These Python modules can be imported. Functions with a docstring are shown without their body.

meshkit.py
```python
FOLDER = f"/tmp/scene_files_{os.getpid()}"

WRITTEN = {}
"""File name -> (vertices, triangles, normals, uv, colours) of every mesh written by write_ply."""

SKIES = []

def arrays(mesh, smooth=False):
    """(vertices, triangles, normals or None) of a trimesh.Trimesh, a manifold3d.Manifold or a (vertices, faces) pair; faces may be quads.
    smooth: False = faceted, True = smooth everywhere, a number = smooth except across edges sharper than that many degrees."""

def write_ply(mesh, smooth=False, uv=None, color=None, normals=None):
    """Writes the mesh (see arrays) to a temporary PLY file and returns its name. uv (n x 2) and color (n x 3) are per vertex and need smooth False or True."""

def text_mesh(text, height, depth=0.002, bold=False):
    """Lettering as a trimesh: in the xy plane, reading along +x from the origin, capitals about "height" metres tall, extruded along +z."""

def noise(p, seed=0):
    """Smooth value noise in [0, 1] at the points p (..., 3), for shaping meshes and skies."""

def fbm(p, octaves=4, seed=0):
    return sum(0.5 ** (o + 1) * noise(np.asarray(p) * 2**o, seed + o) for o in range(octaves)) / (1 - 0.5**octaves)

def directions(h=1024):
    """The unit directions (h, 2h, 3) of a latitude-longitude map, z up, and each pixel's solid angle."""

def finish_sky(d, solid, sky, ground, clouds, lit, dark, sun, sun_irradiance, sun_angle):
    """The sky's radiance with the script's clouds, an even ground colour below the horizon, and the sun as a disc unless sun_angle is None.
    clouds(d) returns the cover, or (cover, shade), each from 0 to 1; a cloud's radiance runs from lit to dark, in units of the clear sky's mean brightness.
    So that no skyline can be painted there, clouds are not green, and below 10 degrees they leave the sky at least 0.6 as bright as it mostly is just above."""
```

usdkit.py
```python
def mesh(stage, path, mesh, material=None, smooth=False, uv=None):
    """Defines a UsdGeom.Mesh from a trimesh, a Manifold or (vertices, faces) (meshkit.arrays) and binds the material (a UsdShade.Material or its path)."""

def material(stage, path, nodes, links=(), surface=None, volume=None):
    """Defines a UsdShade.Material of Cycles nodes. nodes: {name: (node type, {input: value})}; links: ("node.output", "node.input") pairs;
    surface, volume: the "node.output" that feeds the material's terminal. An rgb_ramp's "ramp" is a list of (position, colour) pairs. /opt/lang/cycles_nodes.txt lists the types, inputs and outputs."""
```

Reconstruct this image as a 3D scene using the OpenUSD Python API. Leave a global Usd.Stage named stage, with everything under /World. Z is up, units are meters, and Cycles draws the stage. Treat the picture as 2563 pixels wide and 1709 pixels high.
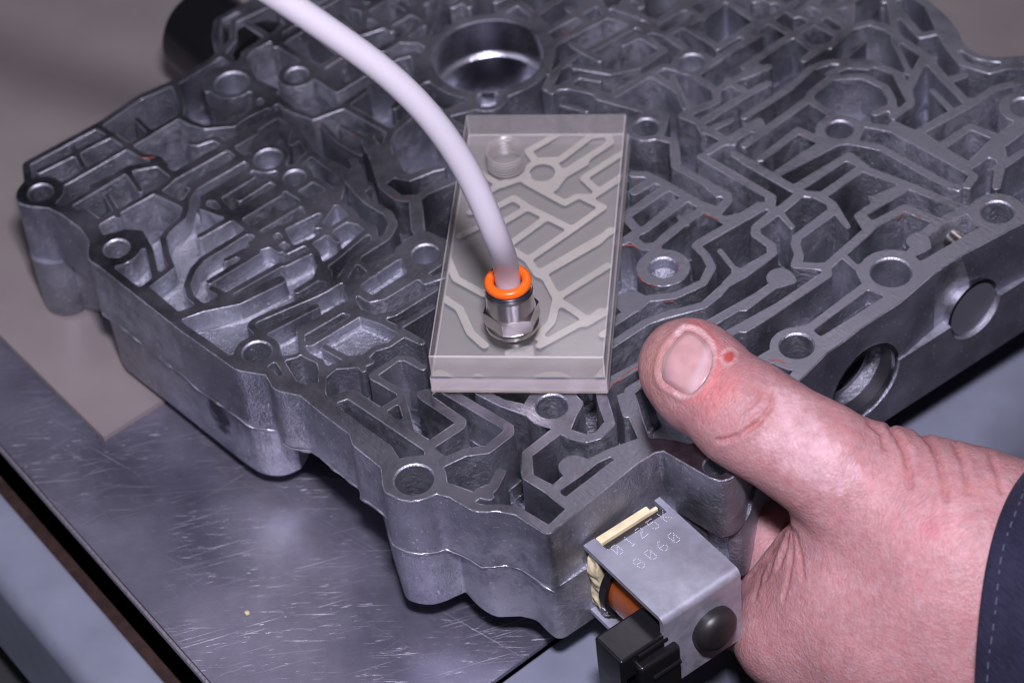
import math, random, numpy as np, trimesh, usdkit, meshkit
import manifold3d as m3
import shapely, shapely.geometry as sg, shapely.ops as so
from pxr import Usd, UsdGeom, UsdLux, UsdShade, Sdf, Gf, Vt

stage = Usd.Stage.CreateInMemory()
UsdGeom.SetStageUpAxis(stage, UsdGeom.Tokens.z); UsdGeom.SetStageMetersPerUnit(stage, 1.0)
UsdGeom.Xform.Define(stage, '/World'); UsdGeom.Scope.Define(stage, '/World/Looks')
rng = np.random.default_rng(7)

# ------------------------------------------------------------------ camera
F, CX, CY = 6500.0, 1281.5, 854.5            # measured on the photograph
ELEV = math.radians(45)
def nadir_up(x, y):
    d = np.array([x - CX, y - CY, F]); return -d / np.linalg.norm(d)
NW = nadir_up(CX, CY + F / math.tan(ELEV))                        # table normal, camera axes (right, down, forward)
NB = nadir_up(CX + math.sin(.12) * F, CY + math.cos(.12) * F)     # valve body normal: its right end is lifted
def ray(p):
    v = np.stack([np.asarray(p, float)[..., 0] - CX, np.asarray(p, float)[..., 1] - CY, np.full(np.shape(p)[:-1], F)], -1)
    return v / np.linalg.norm(v, axis=-1, keepdims=True)
P0 = ray((1281, 854)) * .72
def onplane(p, n, c):
    v = ray(p); return v * (c / (v @ n))[..., None]
AX = onplane(np.array((2563., 570)), NB, NB @ P0) - onplane(np.array((2010., 950)), NB, NB @ P0); AX /= np.linalg.norm(AX)
BX = np.cross(NB, AX)
RW = np.stack([np.array([1., 0, 0]), np.cross(NW, [1., 0, 0]), NW])
BODY_H = .044
def pz_cam(p, z=0.0):                       # a sight line met with the plane z metres above the valve body's machined face
    return onplane(np.asarray(p, float), NB, NB @ P0 + z)
def cam2body(c):
    d = np.asarray(c) - P0; return np.stack([d @ AX, d @ BX, d @ NB], -1)
def body2cam(b):
    b = np.asarray(b, float); return P0 + b[..., :1] * AX + b[..., 1:2] * BX + b[..., 2:3] * NB
def pb(p, z=0.0): return cam2body(pz_cam(p, z))            # body coordinates (metres)
LOW = min((RW @ body2cam(np.array([*pb(q, -BODY_H)[:2], -BODY_H])))[2] for q in [(110., 765), (185, 778), (304, 916)])
SHEET_T = .0022                              # beige sheet below the casting
CW = np.array([0, 0, -LOW + SHEET_T + .0002])
def cam2w(c): return np.asarray(c) @ RW.T + CW
def b2w(b): return cam2w(body2cam(b))
def w2cam(w): return (np.asarray(w) - CW) @ RW
def pw(p, z=0.0):                            # a sight line met with the horizontal plane z in the world
    return cam2w(onplane(np.asarray(p, float), NW, z - CW[2]))
def proj(w):
    c = w2cam(w); return np.stack([CX + F * c[..., 0] / c[..., 2], CY + F * c[..., 1] / c[..., 2]], -1)

cam = UsdGeom.Camera.Define(stage, '/World/camera')
cam.AddTranslateOp().Set(Gf.Vec3d(*map(float, CW))); cam.AddRotateXOp().Set(90 - math.degrees(ELEV))
cam.CreateHorizontalApertureAttr(36.0); cam.CreateVerticalApertureAttr(36.0 * 682 / 1024)
cam.CreateFocalLengthAttr(36.0 * F / 2563)
cam.CreateClippingRangeAttr(Gf.Vec2f(.02, 20))
cam.CreateFStopAttr(14.0); cam.CreateFocusDistanceAttr(.685)
cam.CreateExposureAttr(0.0)

# ------------------------------------------------------------------ light: the camera's flash, two added unseen lamps and a dim workshop
def light_look(l, color, power):
    l.CreateColorAttr(Gf.Vec3f(*color)); l.CreateIntensityAttr(power)
fl = UsdLux.RectLight.Define(stage, '/World/camera_flash')
fl.CreateWidthAttr(.07); fl.CreateHeightAttr(.045)
light_look(fl, (.96, .895, 1.075), FLASH := 800.0)
def aim(x, p, t):
    d = (np.asarray(p) - t) / np.linalg.norm(np.asarray(p) - t)
    x.AddTranslateOp().Set(Gf.Vec3d(*map(float, p))); x.AddRotateZOp().Set(math.degrees(math.atan2(d[0], -d[1]))); x.AddRotateXOp().Set(math.degrees(math.acos(d[2])))
aim(fl, cam2w(np.array([.01, -.135, .02])), cam2w(P0))
def mirror(px, dist):                        # where a lamp stands whose reflection in the machined face falls on this pixel
    p = pz_cam(np.array(px, float)); v = p / np.linalg.norm(p); return cam2w(p + (v - 2 * (v @ NB) * NB) * dist)
sheen_lamp = UsdLux.RectLight.Define(stage, '/World/added_sheen_lamp')  # added lamp out of view, placed for a sheen on the front ribs
sheen_lamp.CreateWidthAttr(.42); sheen_lamp.CreateHeightAttr(.36)
light_look(sheen_lamp, (.96, .92, 1.04), 3.0)
lp, lt = mirror((2050, 1320), 1.5), pz_cam(np.array((1900., 1250))); lt = cam2w(lt)
aim(sheen_lamp, lp, lt)
side = UsdLux.RectLight.Define(stage, '/World/added_side_fill')  # unseen fill lamp, added to brighten the left-facing casting walls
side.CreateWidthAttr(.7); side.CreateHeightAttr(.5); light_look(side, (.84, .87, 1.10), 1.6)
lc = cam2w(P0); aim(side, lc + 1.25 * (RW @ (-AX * .80 + NB * .52 + BX * .25)), lc)
dome = UsdLux.DomeLight.Define(stage, '/World/sky')
dome.GetPrim().SetCustomDataByKey('kind', 'structure')
wm = usdkit.material(stage, '/World/Looks/workshop_gloom', {'b': ('background_shader', {'color': (.62, .58, .85), 'strength': .022})}, surface='b.background')
UsdShade.MaterialBindingAPI.Apply(dome.GetPrim()).Bind(wm)

# ------------------------------------------------------------------ helpers
used = {}
def path_for(name, parent='/World'):
    n = used.get((parent, name), 0); used[(parent, name)] = n + 1
    return f'{parent}/{name}' + (f'_{n:03d}' if n else '')
def keys(prim, **kw):
    for k, v in kw.items():
        if v: prim.SetCustomDataByKey(k, v)
ORIGIN = {}
def thing(name, label, category, origin, **kw):
    p = path_for(name); x = UsdGeom.Xform.Define(stage, p); x.AddTranslateOp().Set(Gf.Vec3d(*map(float, origin)))
    keys(x.GetPrim(), label=label, category=category, **kw); ORIGIN[p] = np.asarray(origin, float)
    return p
def part(parent, name, mesh, mat, smooth=30, label=None, col=None):
    """mesh in world coordinates; parent is a thing's or a part's path"""
    v, f, n = meshkit.arrays(mesh, smooth if col is None else True)
    root = '/'.join(parent.split('/')[:3]); o = ORIGIN[root]
    p = path_for(name, parent)
    class _M: pass
    m = UsdGeom.Mesh.Define(stage, p)
    m.CreatePointsAttr(Vt.Vec3fArray.FromNumpy((v - o).astype(np.float32)))
    m.CreateFaceVertexCountsAttr(Vt.IntArray.FromNumpy(np.full(len(f), 3, np.int32)))
    m.CreateFaceVertexIndicesAttr(Vt.IntArray.FromNumpy(f.astype(np.int32).ravel()))
    m.CreateSubdivisionSchemeAttr('none')
    if n is not None:
        m.CreateNormalsAttr(Vt.Vec3fArray.FromNumpy(n.astype(np.float32))); m.SetNormalsInterpolation('vertex')
    if col is not None:
        UsdGeom.PrimvarsAPI(m).CreatePrimvar('tone', Sdf.ValueTypeNames.Color3fArray, 'vertex').Set(Vt.Vec3fArray.FromNumpy(col.astype(np.float32)))
    UsdShade.MaterialBindingAPI.Apply(m.GetPrim()).Bind(mat)
    if label: keys(m.GetPrim(), label=label)
    return p
def tm(v, f): return trimesh.Trimesh(np.asarray(v, float), np.asarray(f), process=False)
def man2tm(m):
    q = m.to_mesh(); return tm(q.vert_properties[:, :3], q.tri_verts)
def tm2man(t): return m3.Manifold(m3.Mesh(np.asarray(t.vertices, np.float32), np.asarray(t.faces, np.uint32)))
def xf(t, fn):
    return tm(fn(np.asarray(t.vertices)), t.faces)
def cat(*ms): return trimesh.util.concatenate(list(ms))
def tube(path, r, n=16, caps=True, closed=False):
    P = np.asarray(path, float); m = len(P); R = np.broadcast_to(r, m)
    T = np.gradient(P, axis=0) if not closed else np.roll(P, -1, 0) - np.roll(P, 1, 0)
    T /= np.linalg.norm(T, axis=1, keepdims=True)
    u = np.cross(T[0], [0.31, .2, .93]); u /= np.linalg.norm(u); V = []; F_ = []
    for i in range(m):
        u = u - T[i] * (u @ T[i]); u /= np.linalg.norm(u); w = np.cross(T[i], u)
        a = np.arange(n) * 2 * math.pi / n
        V.append(P[i] + R[i] * (np.cos(a)[:, None] * u + np.sin(a)[:, None] * w))
    V = np.vstack(V)
    k = np.arange(n); k2 = (k + 1) % n
    for i in range(m if closed else m - 1):
        j = (i + 1) % m
        F_ += list(zip(i * n + k, i * n + k2, j * n + k2)) + list(zip(i * n + k, j * n + k2, j * n + k))
    if caps and not closed:
        V = np.vstack([V, P[0], P[-1]]); c0, c1 = m * n, m * n + 1
        F_ += list(zip([c0] * n, k2, k)) + list(zip([c1] * n, (m - 1) * n + k, (m - 1) * n + k2))
    return tm(V, F_)
def lathe(prof, n=48):                       # closed profile of (r, z), turned about z
    P = np.asarray(prof, float); m = len(P); V = []; F_ = []
    a = np.arange(n) * 2 * math.pi / n
    for r, z in P: V.append(np.stack([r * np.cos(a), r * np.sin(a), np.full(n, z)], 1))
    V = np.vstack(V); k = np.arange(n); k2 = (k + 1) % n
    for i in range(m):
        j = (i + 1) % m
        if np.hypot(*(P[i] - P[j])) < 1e-9: continue
        F_ += list(zip(i * n + k, i * n + k2, j * n + k2)) + list(zip(i * n + k, j * n + k2, j * n + k))
    t = tm(V, F_); t.fix_normals() if False else None
    return t
def spline(P, n):
    from scipy.interpolate import CubicSpline
    P = np.asarray(P, float); s = np.r_[0, np.cumsum(np.linalg.norm(np.diff(P, axis=0), axis=1))]
    return CubicSpline(s, P)(np.linspace(0, s[-1], n))
def rbox(x0, y0, z0, x1, y1, z1, r=.0006, n=8):
    r = min(r, (x1 - x0) / 2.01, (y1 - y0) / 2.01, (z1 - z0) / 2.01)
    s = m3.Manifold.sphere(r, n)
    return man2tm(m3.Manifold.batch_hull([s.translate((x, y, z)) for x in (x0 + r, x1 - r) for y in (y0 + r, y1 - r) for z in (z0 + r, z1 - r)]))
def tri2(p):
    v, f = trimesh.creation.triangulate_polygon(p, engine='earcut')
    e1, e2 = v[f[:, 1]] - v[f[:, 0]], v[f[:, 2]] - v[f[:, 0]]
    neg = e1[:, 0] * e2[:, 1] - e1[:, 1] * e2[:, 0] < 0
    f = np.array(f); f[neg] = f[neg][:, ::-1]
    return v, f
def ring_stack(levels):
    """closed solid through (polygon, z) levels from the top down; each polygon lies inside or outside its neighbour without touching it"""
    V = []; Fc = []; idx = {}
    def vid(x, y, z):
        k = (round(x * 1e6), round(y * 1e6), round(z * 1e6))
        if k not in idx: idx[k] = len(V); V.append((x, y, z))
        return idx[k]
    def polys(g): return [p for p in (g.geoms if hasattr(g, 'geoms') else [g]) if p.geom_type == 'Polygon' and not p.is_empty]
    def cap(g, z, up):
        for p in polys(g):
            v, f = tri2(p)
            ids = [vid(x, y, z) for x, y in v]
            for a, b, c in f: Fc.append((ids[a], ids[b], ids[c]) if up else (ids[a], ids[c], ids[b]))
    cap(levels[0][0], levels[0][1], True)
    for (g0, z0), (g1, z1) in zip(levels, levels[1:]):
        if g0 is g1:
            for p in polys(g0):
                p = sg.polygon.orient(p, 1)
                for rg in [p.exterior, *p.interiors]:
                    c = list(rg.coords)
                    for (xa, ya), (xb, yb) in zip(c, c[1:]):
                        a, b, d, e = vid(xa, ya, z0), vid(xb, yb, z0), vid(xb, yb, z1), vid(xa, ya, z1)
                        Fc.append((a, e, d)); Fc.append((a, d, b))
            continue
        grow = g1.area > g0.area
        ring = g1.difference(g0) if grow else g0.difference(g1)
        s0 = {(round(x * 1e6), round(y * 1e6)) for p in polys(g0) for r_ in [p.exterior, *p.interiors] for x, y in r_.coords}
        for p in polys(ring):
            v, f = tri2(p)
            ids = [vid(x, y, z0 if (round(x * 1e6), round(y * 1e6)) in s0 else z1) for x, y in v]
            for a, b, c in f: Fc.append((ids[a], ids[b], ids[c]) if grow else (ids[a], ids[c], ids[b]))
    cap(levels[-1][0], levels[-1][1], False)
    Fc = [t for t in Fc if len(set(t)) == 3]
    return tm(V, Fc)

# ------------------------------------------------------------------ materials
def mat(name, nodes, links, surface='p.BSDF', volume=None):
    return usdkit.material(stage, '/World/Looks/' + name, nodes, links, surface=surface, volume=volume)
def simple(name, color, rough=.5, metal=0.0, bump=None, spots=None, **kw):
    nodes = {'p': ('principled_bsdf', {'base_color': color, 'roughness': rough, 'metallic': metal, **kw}), 'g': ('geometry', {})}
    links = []
    if bump:
        sc, st, dist = bump
        nodes['n'] = ('noise_texture', {'scale': sc, 'detail': 3.0}); nodes['b'] = ('bump', {'strength': st, 'distance': dist})
        links += [('g.position', 'n.vector'), ('n.fac', 'b.height'), ('b.normal', 'p.normal')]
    if spots:
        sc, amount = spots
        nodes['s'] = ('noise_texture', {'scale': sc, 'detail': 4.0})
        c0 = tuple(c * (1 - amount) for c in color); c1 = tuple(min(1, c * (1 + amount)) for c in color)
        nodes['r'] = ('rgb_ramp', {'ramp': [(.3, c0), (.7, c1)]})
        links += [('g.position', 's.vector'), ('s.fac', 'r.fac'), ('r.color', 'p.base_color')]
    return mat(name, nodes, links)
# ------------------------------------------------------------------ the casting: ribs read off the machined face, each in face coordinates
TILE = {'a1': (0, 0), 'a2': (600, 0), 'a3': (1200, 0), 'a4': (1863, 0), 'b1': (0, 400), 'b2': (600, 400), 'b3': (1200, 400), 'b4': (1863, 400),
        'c1': (0, 800), 'c2': (600, 800), 'c3': (1200, 800), 'c4': (1863, 800), 'd1': (0, 1242), 'd2': (800, 1242), 'd3': (1400, 1242), 'd4': (1863, 1242), 's': (0, 0)}
def T(tile, s, dy=0, z=0.0):
    k = 1.0 if tile == 's' else 3.3575
    p = np.array([[float(q) for q in w.split(',')] for w in s.split()])
    return pb(p / k + np.array(TILE[tile]) + [0, dy], z)[:, :2] * 1000.0        # millimetres on the face
OUT = '''53.6,408 98,384 238,310 343,238 441,197 521,149 542,131 530,98 536,48 625,0 760,-90 1500,-130 2150,-120 2322,0 2369,39 2399,77 2408,107 2444,134 2488,143 2563,140 2660,110 2760,180 2860,330
2800,405 2563,558 2524,576 2414,635 2351,674 2259,754 2161,817 2107,859 2077,877 2042,909 1994,961 1890,1035 1872,1100 1858,1172 1834,1196 1807,1205 1775,1196 1760,1184 1655,1124 1599,1157 1372,1339
1351,1328 1324,1307 1291,1287 1256,1278 1223,1281 1187,1281 1157,1260 1128,1245 1094,1232 1070,1247 1032,1256 1000,1250 960,1230 954,1199 957,1172 922,1142 880,1113 877,1086 853,1071 805,1035 752,988 698,980 680,970 668,937 630,932
593,928 560,904 506,864 450,827 417,800 381,772 328,728 250,668 222,653 217,632 225,610 208,579 164,543 122,520 83,519 45,510 37,489 45,469 60,457'''
def soften(P, cut=2.4, rounds=3):      # rounds the corners of a traced outline
    P = np.asarray(P)
    for _ in range(rounds):
        N_ = np.roll(P, -1, 0); L_ = np.linalg.norm(N_ - P, axis=1, keepdims=True); c_ = np.minimum(.25, cut / np.maximum(L_, 1e-9)); cut *= .6
        P = np.stack([P + (N_ - P) * c_, N_ - (N_ - P) * c_], 1).reshape(-1, 2)
    return P
outline = sg.Polygon(soften(T('s', OUT), .9)).buffer(0)
WALLS = []       # (width mm, tile, points)
def A(w, tile, s, dy=0): WALLS.append(sg.LineString(T(tile, s, dy)).buffer(w / 2, quad_segs=4))
def disc(tile, s, r, dy=0): WALLS.append(sg.Point(*T(tile, s, dy)[0]).buffer(r, quad_segs=12))
def solid(tile, s, dy=0): WALLS.append(sg.Polygon(T(tile, s, dy)).buffer(0))
L, R = 2.1, 2.6
for s in ['330,1440 950,1130', '800,1050 950,1140 1060,1220 1200,1310 1330,1330 1390,1390', '560,1530 1060,1240 1510,975', '1510,975 1530,880 1470,690', '1510,975 1600,1030 1720,1070 1960,1050 2130,920 2350,850',
          '1450,1470 1900,1210 2350,940', '780,1568 1080,1410 1330,1370 1450,1470', '1600,1200 1660,1210 1800,1160 1900,1210 2000,1300 2160,1390', '1590,1560 2000,1330', '1740,760 1730,660 1800,590 1960,560 2100,620 2160,740 2130,880',
          '1990,560 2100,420 2350,290', '2130,760 2350,820', '1850,470 1960,330 1960,180 2350,0', '1840,420 1990,560']: A(L, 'a1', s)
for s in ['540,400 1080,80 1330,40', '790,545 1390,215 1460,150 2150,-230', '1310,265 1480,350 1560,390', '1560,420 1570,330 1640,230 1780,150 2100,-30', '1560,400 1540,480 1400,600 1370,660 1400,800 1440,900 1280,1020 1210,1070',
          '1040,600 1180,610 1260,760 1310,1000', '1720,310 1700,400 1840,450 1960,480', '1700,320 2150,50', '1680,640 1960,480 2080,570', '1700,830 2080,600 2350,440', '1700,830 1620,920 1570,1050 1600,1150 1690,1220',
          '1760,1020 2160,780', '1780,1080 1890,1140 1700,1240 1460,1320', '1940,470 2350,230', '2080,570 2350,760', '1890,1140 2350,880', '2000,420 2300,250', '1800,330 2120,140', '1960,480 1830,330']: A(L, 'b1', s)
A(3.4, 'b1', '850,900 1130,1130 1450,1340'); A(3.0, 'b1', '1210,1080 1460,1290'); A(4.2, 'b1', '800,700 860,900'); A(3.5, 'b1', '1450,1330 1700,1240 2000,1180 2350,1010')
A(2.6, 'b1', '560,400 790,540 830,640')
for s in ['20,470 330,290', '100,610 560,340 850,230', '540,150 640,170 800,270 560,420', '850,240 820,340 1050,560 1120,570', '200,650 820,350', '400,770 560,690 640,780 680,900 640,1000 480,1100', '590,690 900,500 1060,540', '690,900 830,800 1080,590',
          '1120,570 1140,690 1240,650', '850,1010 720,1090 640,1130 120,1350 90,1390 150,1450', '640,1230 200,1450', '700,1000 850,1010', '1050,1280 1130,1320 1300,1290 1640,1080', '900,1080 1000,1290 1200,1360 1530,1530', '1360,1380 1620,1230',
          '0,330 230,180', '250,150 560,340', '130,750 330,690', '0,800 260,660', '940,1280 870,1260 520,1460', '1000,1300 600,1540', '740,930 760,1060']: A(L, 'b2', s)
for s in ['700,0 900,110 990,260 1080,350 1250,450 1290,540 1240,640 1000,790 920,900 850,1010', '1130,0 1200,220 1330,320 1480,330 1560,270 1800,170', '1300,-20 1340,100 1420,150 1600,80 1700,60', '1490,560 1530,620 1350,740 1340,800 980,1040',
          '870,1000 1100,1170 1200,1150 1480,980 1680,860', '950,0 1060,230']: A(2.6, 'b2', s)
A(3.6, 'b2', '1480,330 1490,580'); A(3.0, 'b2', '1150,1150 1480,940'); A(2.4, 'b2', '1560,620 1720,690'); A(3.2, 'b2', '1420,880 1460,940 1560,990')
for s in ['510,110 520,250 570,300 680,350 700,430 690,600', '510,110 560,60 870,-130', '720,230 900,330 1050,310 1130,240 1250,210 1380,120', '780,390 960,380 1100,350', '690,480 800,390', '1120,480 1200,520 1350,610 1390,760 1440,950', '1190,760 1360,660',
          '1540,400 1400,320 1330,320 1120,460', '1540,650 1620,590 1700,560', '280,250 400,450 470,560']: A(L, 'c2', s)
A(3.4, 'c2', '800,660 930,620 1580,1060'); A(2.8, 'c2', '600,560 850,800 1240,1080 1300,1180'); A(2.6, 'c2', '230,470 600,590 700,680')
for s in ['1580,1060 1850,890 1860,850 1560,650 1530,620', '1720,580 2260,900 2260,950 2080,1090 1900,1110 1720,1190 1620,1110', '1580,1060 1650,1200', '1620,1350 1950,1490 2130,1400 2190,1280', '1950,1490 1900,1540']: A(2.9, 'c2', s)
for s in ['0,600 200,700 400,760', '660,930 400,1120 400,1310 600,1430 720,1540', '680,900 780,970 900,1000 1000,970 1100,870 1050,740 1020,600 1100,510 1400,350', '1370,520 1260,590 1300,780 1390,1020', '1390,1020 1100,1110 960,1180 600,1440',
          '560,830 680,920', '830,700 760,800 720,900', '680,1500 800,1590', '0,1440 80,1480']: A(2.8, 'c3', s)
A(4.6, 'c3', '1300,1130 1000,1350 760,1540'); disc('c3', '790,1230', 4.0); disc('c3', '1160,1130', 1.8)
solid('c3', '1350,1000 1500,990 1650,1010 1760,1040 1900,1010 2000,1050 2200,1250 1900,1320 1560,1090 1300,1150')
for s in ['1290,120 1400,120 1560,200 1850,370 2050,500 2200,470 2350,380', '1250,450 1560,240', '1380,590 1720,330', '1500,700 1550,650 1850,430', '1230,480 1340,600 1270,650 1200,690', '1270,640 1370,730 1490,720', '1300,270 1480,160']: A(2.7, 'b3', s)
for s in ['2200,500 1850,690 1820,720 1900,800 1950,900 1880,1030 1640,1140 1420,1160 1090,1390 900,1500', '2350,860 2150,960 2000,1130 1880,1220 1530,1310 1400,1360 1050,1590', '2350,1130 2000,1340 1820,1430', '2500,1230 2020,1500',
          '1640,-20 1650,50 2080,290 2090,340 2000,430 1850,370']: A(2.6, 'b3', s)
disc('b3', '1270,1190', 4.4); A(2.6, 'b3', '1900,1560 2500,1240')
for s in ['1500,1150 1640,1190 1650,1390 2080,1640', '1860,1310 2350,1600', '2140,1290 2350,1410 2660,1590', '1850,1030 1880,1080 2130,1200', '1860,1030 2350,730', '1930,1270 2350,1010', '2060,1200 2350,1040', '140,130 330,20', '580,250 1000,20', '650,350 1080,130', '930,420 1330,200',
          '1320,210 1560,290 1900,120 2010,40', '1500,180 2000,-100', '800,560 1100,610 1340,560 1550,420 1350,290', '560,740 760,730 1100,810 1200,760 1550,550 1760,600 1990,760 2000,850 1700,970 1850,1030', '1000,820 1300,900 1560,960', '1080,130 1330,210', '1010,30 1080,130',
          '1560,290 1760,430', '1900,560 2100,430 2350,290', '1990,760 2200,640 2350,560', '2000,400 2350,180', '330,20 580,250', '850,230 650,350 520,470', '1750,230 1990,380', '650,600 560,740', '1130,60 1500,190', '1560,960 1500,1150']: A(2.4, 'a3', s)
for s in ['0,560 300,360 560,200 900,-20', '0,980 380,740 560,570 720,520', '0,1220 540,830 740,960', '140,1330 450,1090 650,1190', '300,1440 760,1210', '480,1560 850,1320 960,1370', '540,820 560,780 740,650 1000,640 1180,730 1240,830 1240,900 1100,950',
          '560,400 720,390 900,230 1060,190 1200,240 1520,470 1440,630 1380,740 1400,870 1250,980', '720,520 1050,520 1290,620 1400,860', '1520,470 1700,690 1850,840 1930,860 1440,1120 1250,1040', '1560,60 1640,230 1720,400 1830,530 2060,600 2200,560 2350,560',
          '1930,860 2100,740 2350,680', '1640,1240 1900,1060 2130,1160 1900,1390', '1450,1110 1640,1240 1900,1390', '1900,1390 2350,1080', '2150,1180 2160,1400 2120,1568', '2130,1160 2350,1010', '2120,1420 2350,1270', '1000,1040 1250,1090 1870,1430 1930,1480 1880,1560',
          '900,1190 1150,1240 1720,1560 1800,1580', '200,170 480,330 560,400', '480,120 780,290 870,240', '0,300 200,170 420,20', '560,20 880,200', '900,20 880,200', '1240,30 1260,250', '1240,20 1480,300 1680,260', '0,800 200,700', '200,560 0,640', '1700,680 1850,630']: A(2.5, 'a4', s)
for s in ['0,10 480,280 600,290 740,370 740,430 450,640 430,700 460,800 430,880', '480,280 100,560 90,620 230,720 240,780 0,960 -150,1040', '0,480 210,370 230,310 0,180', '660,290 980,70', '280,110 640,-120', '460,210 880,-40', '1000,70 1350,200 1870,420', '1080,330 1370,220',
          '1080,540 1350,400 1640,520 1870,420', '1080,550 980,480 1000,440 1330,250', '1080,540 1040,600 830,770 680,900', '430,880 600,890 690,900 700,960 230,1280 0,1420', '0,1240 250,1050 400,1010', '1640,520 1430,680', '1040,600 960,470', '1400,780 1530,730', '880,-40 1010,60']: A(2.7, 'b4', s)
disc('b4', '300,985', 3.8); disc('b4', '1460,680', 3.4); A(3.6, 'b4', '2030,590 1500,890'); A(2.8, 'b4', '1010,1070 520,1430'); A(5.6, 'b4', '1270,1170 700,1530'); solid('b4', '1050,1080 1180,1010 1400,1080 1250,1170')
A(3.0, 'b4', '520,1420 440,1560'); A(2.8, 'c4', '330,240 120,340 0,420'); A(3.6, 'c4', '620,300 400,520'); A(2.6, 'c4', '150,340 250,330 370,390 470,370 480,440')
for s in ['0,150 250,-20', '40,440 530,150', '30,500 120,680 300,760', '300,380 550,230', '700,560 960,400', '640,640 820,760 1050,620', '880,890 1270,1110 1230,1200 1260,1350 1340,1480 1430,1500 1600,1430', '0,1000 330,840 450,930 620,990 860,900 1050,760', '0,1150 330,960 470,1070 600,1280 900,1500 1000,1600',
          '470,1070 440,1200', '600,1280 470,1400', '1270,1110 1400,1000 1600,870', '1050,620 1330,480', '1330,480 1470,450 1500,700 1300,900', '1500,0 1560,180 1350,330 1170,420', '950,60 1050,90 1200,0', '1050,90 1040,280 1250,210 1460,90', '1200,420 1340,340 1650,350', '1600,870 1700,960 1930,860',
          '1500,700 1650,640', '1660,980 1990,900', '1720,990 2000,1160', '1100,1130 1060,1210 1250,1500']: A(2.3, 'a2', s)
# seen through the clear block: the sight line bends in the acrylic, so these lie nearer than they look
D = 36
for s in ['30,300 330,130 430,200 730,365 830,310 960,310', '690,150 900,30', '640,240 720,130 920,-10', '960,310 1200,150', '890,160 1010,270 1200,140', '890,150 1200,-50', '870,310 1050,400 790,585 420,840 500,960 1120,600', '130,410 300,320 420,400 790,585', '170,550 420,400', '240,730 570,490',
          '560,950 1010,690 1110,590', '500,960 570,990 660,1160 1090,890', '660,1170 930,1350 1030,1270', '660,1180 620,1360 500,1490', '520,1560 940,1330', '-60,440 130,410', '-250,830 -180,1000 60,1130 200,1000', '-300,1150 -150,1250 -60,1450 60,1560', '30,300 -120,220', '420,840 300,760 190,830', '-250,830 -450,900']: A(2.5, 'b3', s, D)
for s in ['420,1270 760,1080 590,980 340,1000', '690,1340 940,1150 1090,1130 1110,1200 740,1440', '760,1080 1000,1060 840,970', '420,1270 480,1350 690,1340', '0,1130 120,1090 260,1170', '940,1150 1200,1000']: A(2.5, 'a3', s, D)
q_ = sg.Point(*T('b3', '540,110', D)[0]); WALLS.append(q_.buffer(6.0).difference(q_.buffer(3.7))); A(2.3, 'a3', '-90,1390 60,1480 200,1560', D); A(2.3, 'a3', '200,1560 420,1480', D); A(2.3, 'b3', '-150,640 60,540 170,550', D); A(2.3, 'b3', '200,1000 330,1120 350,1260', D)
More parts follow.
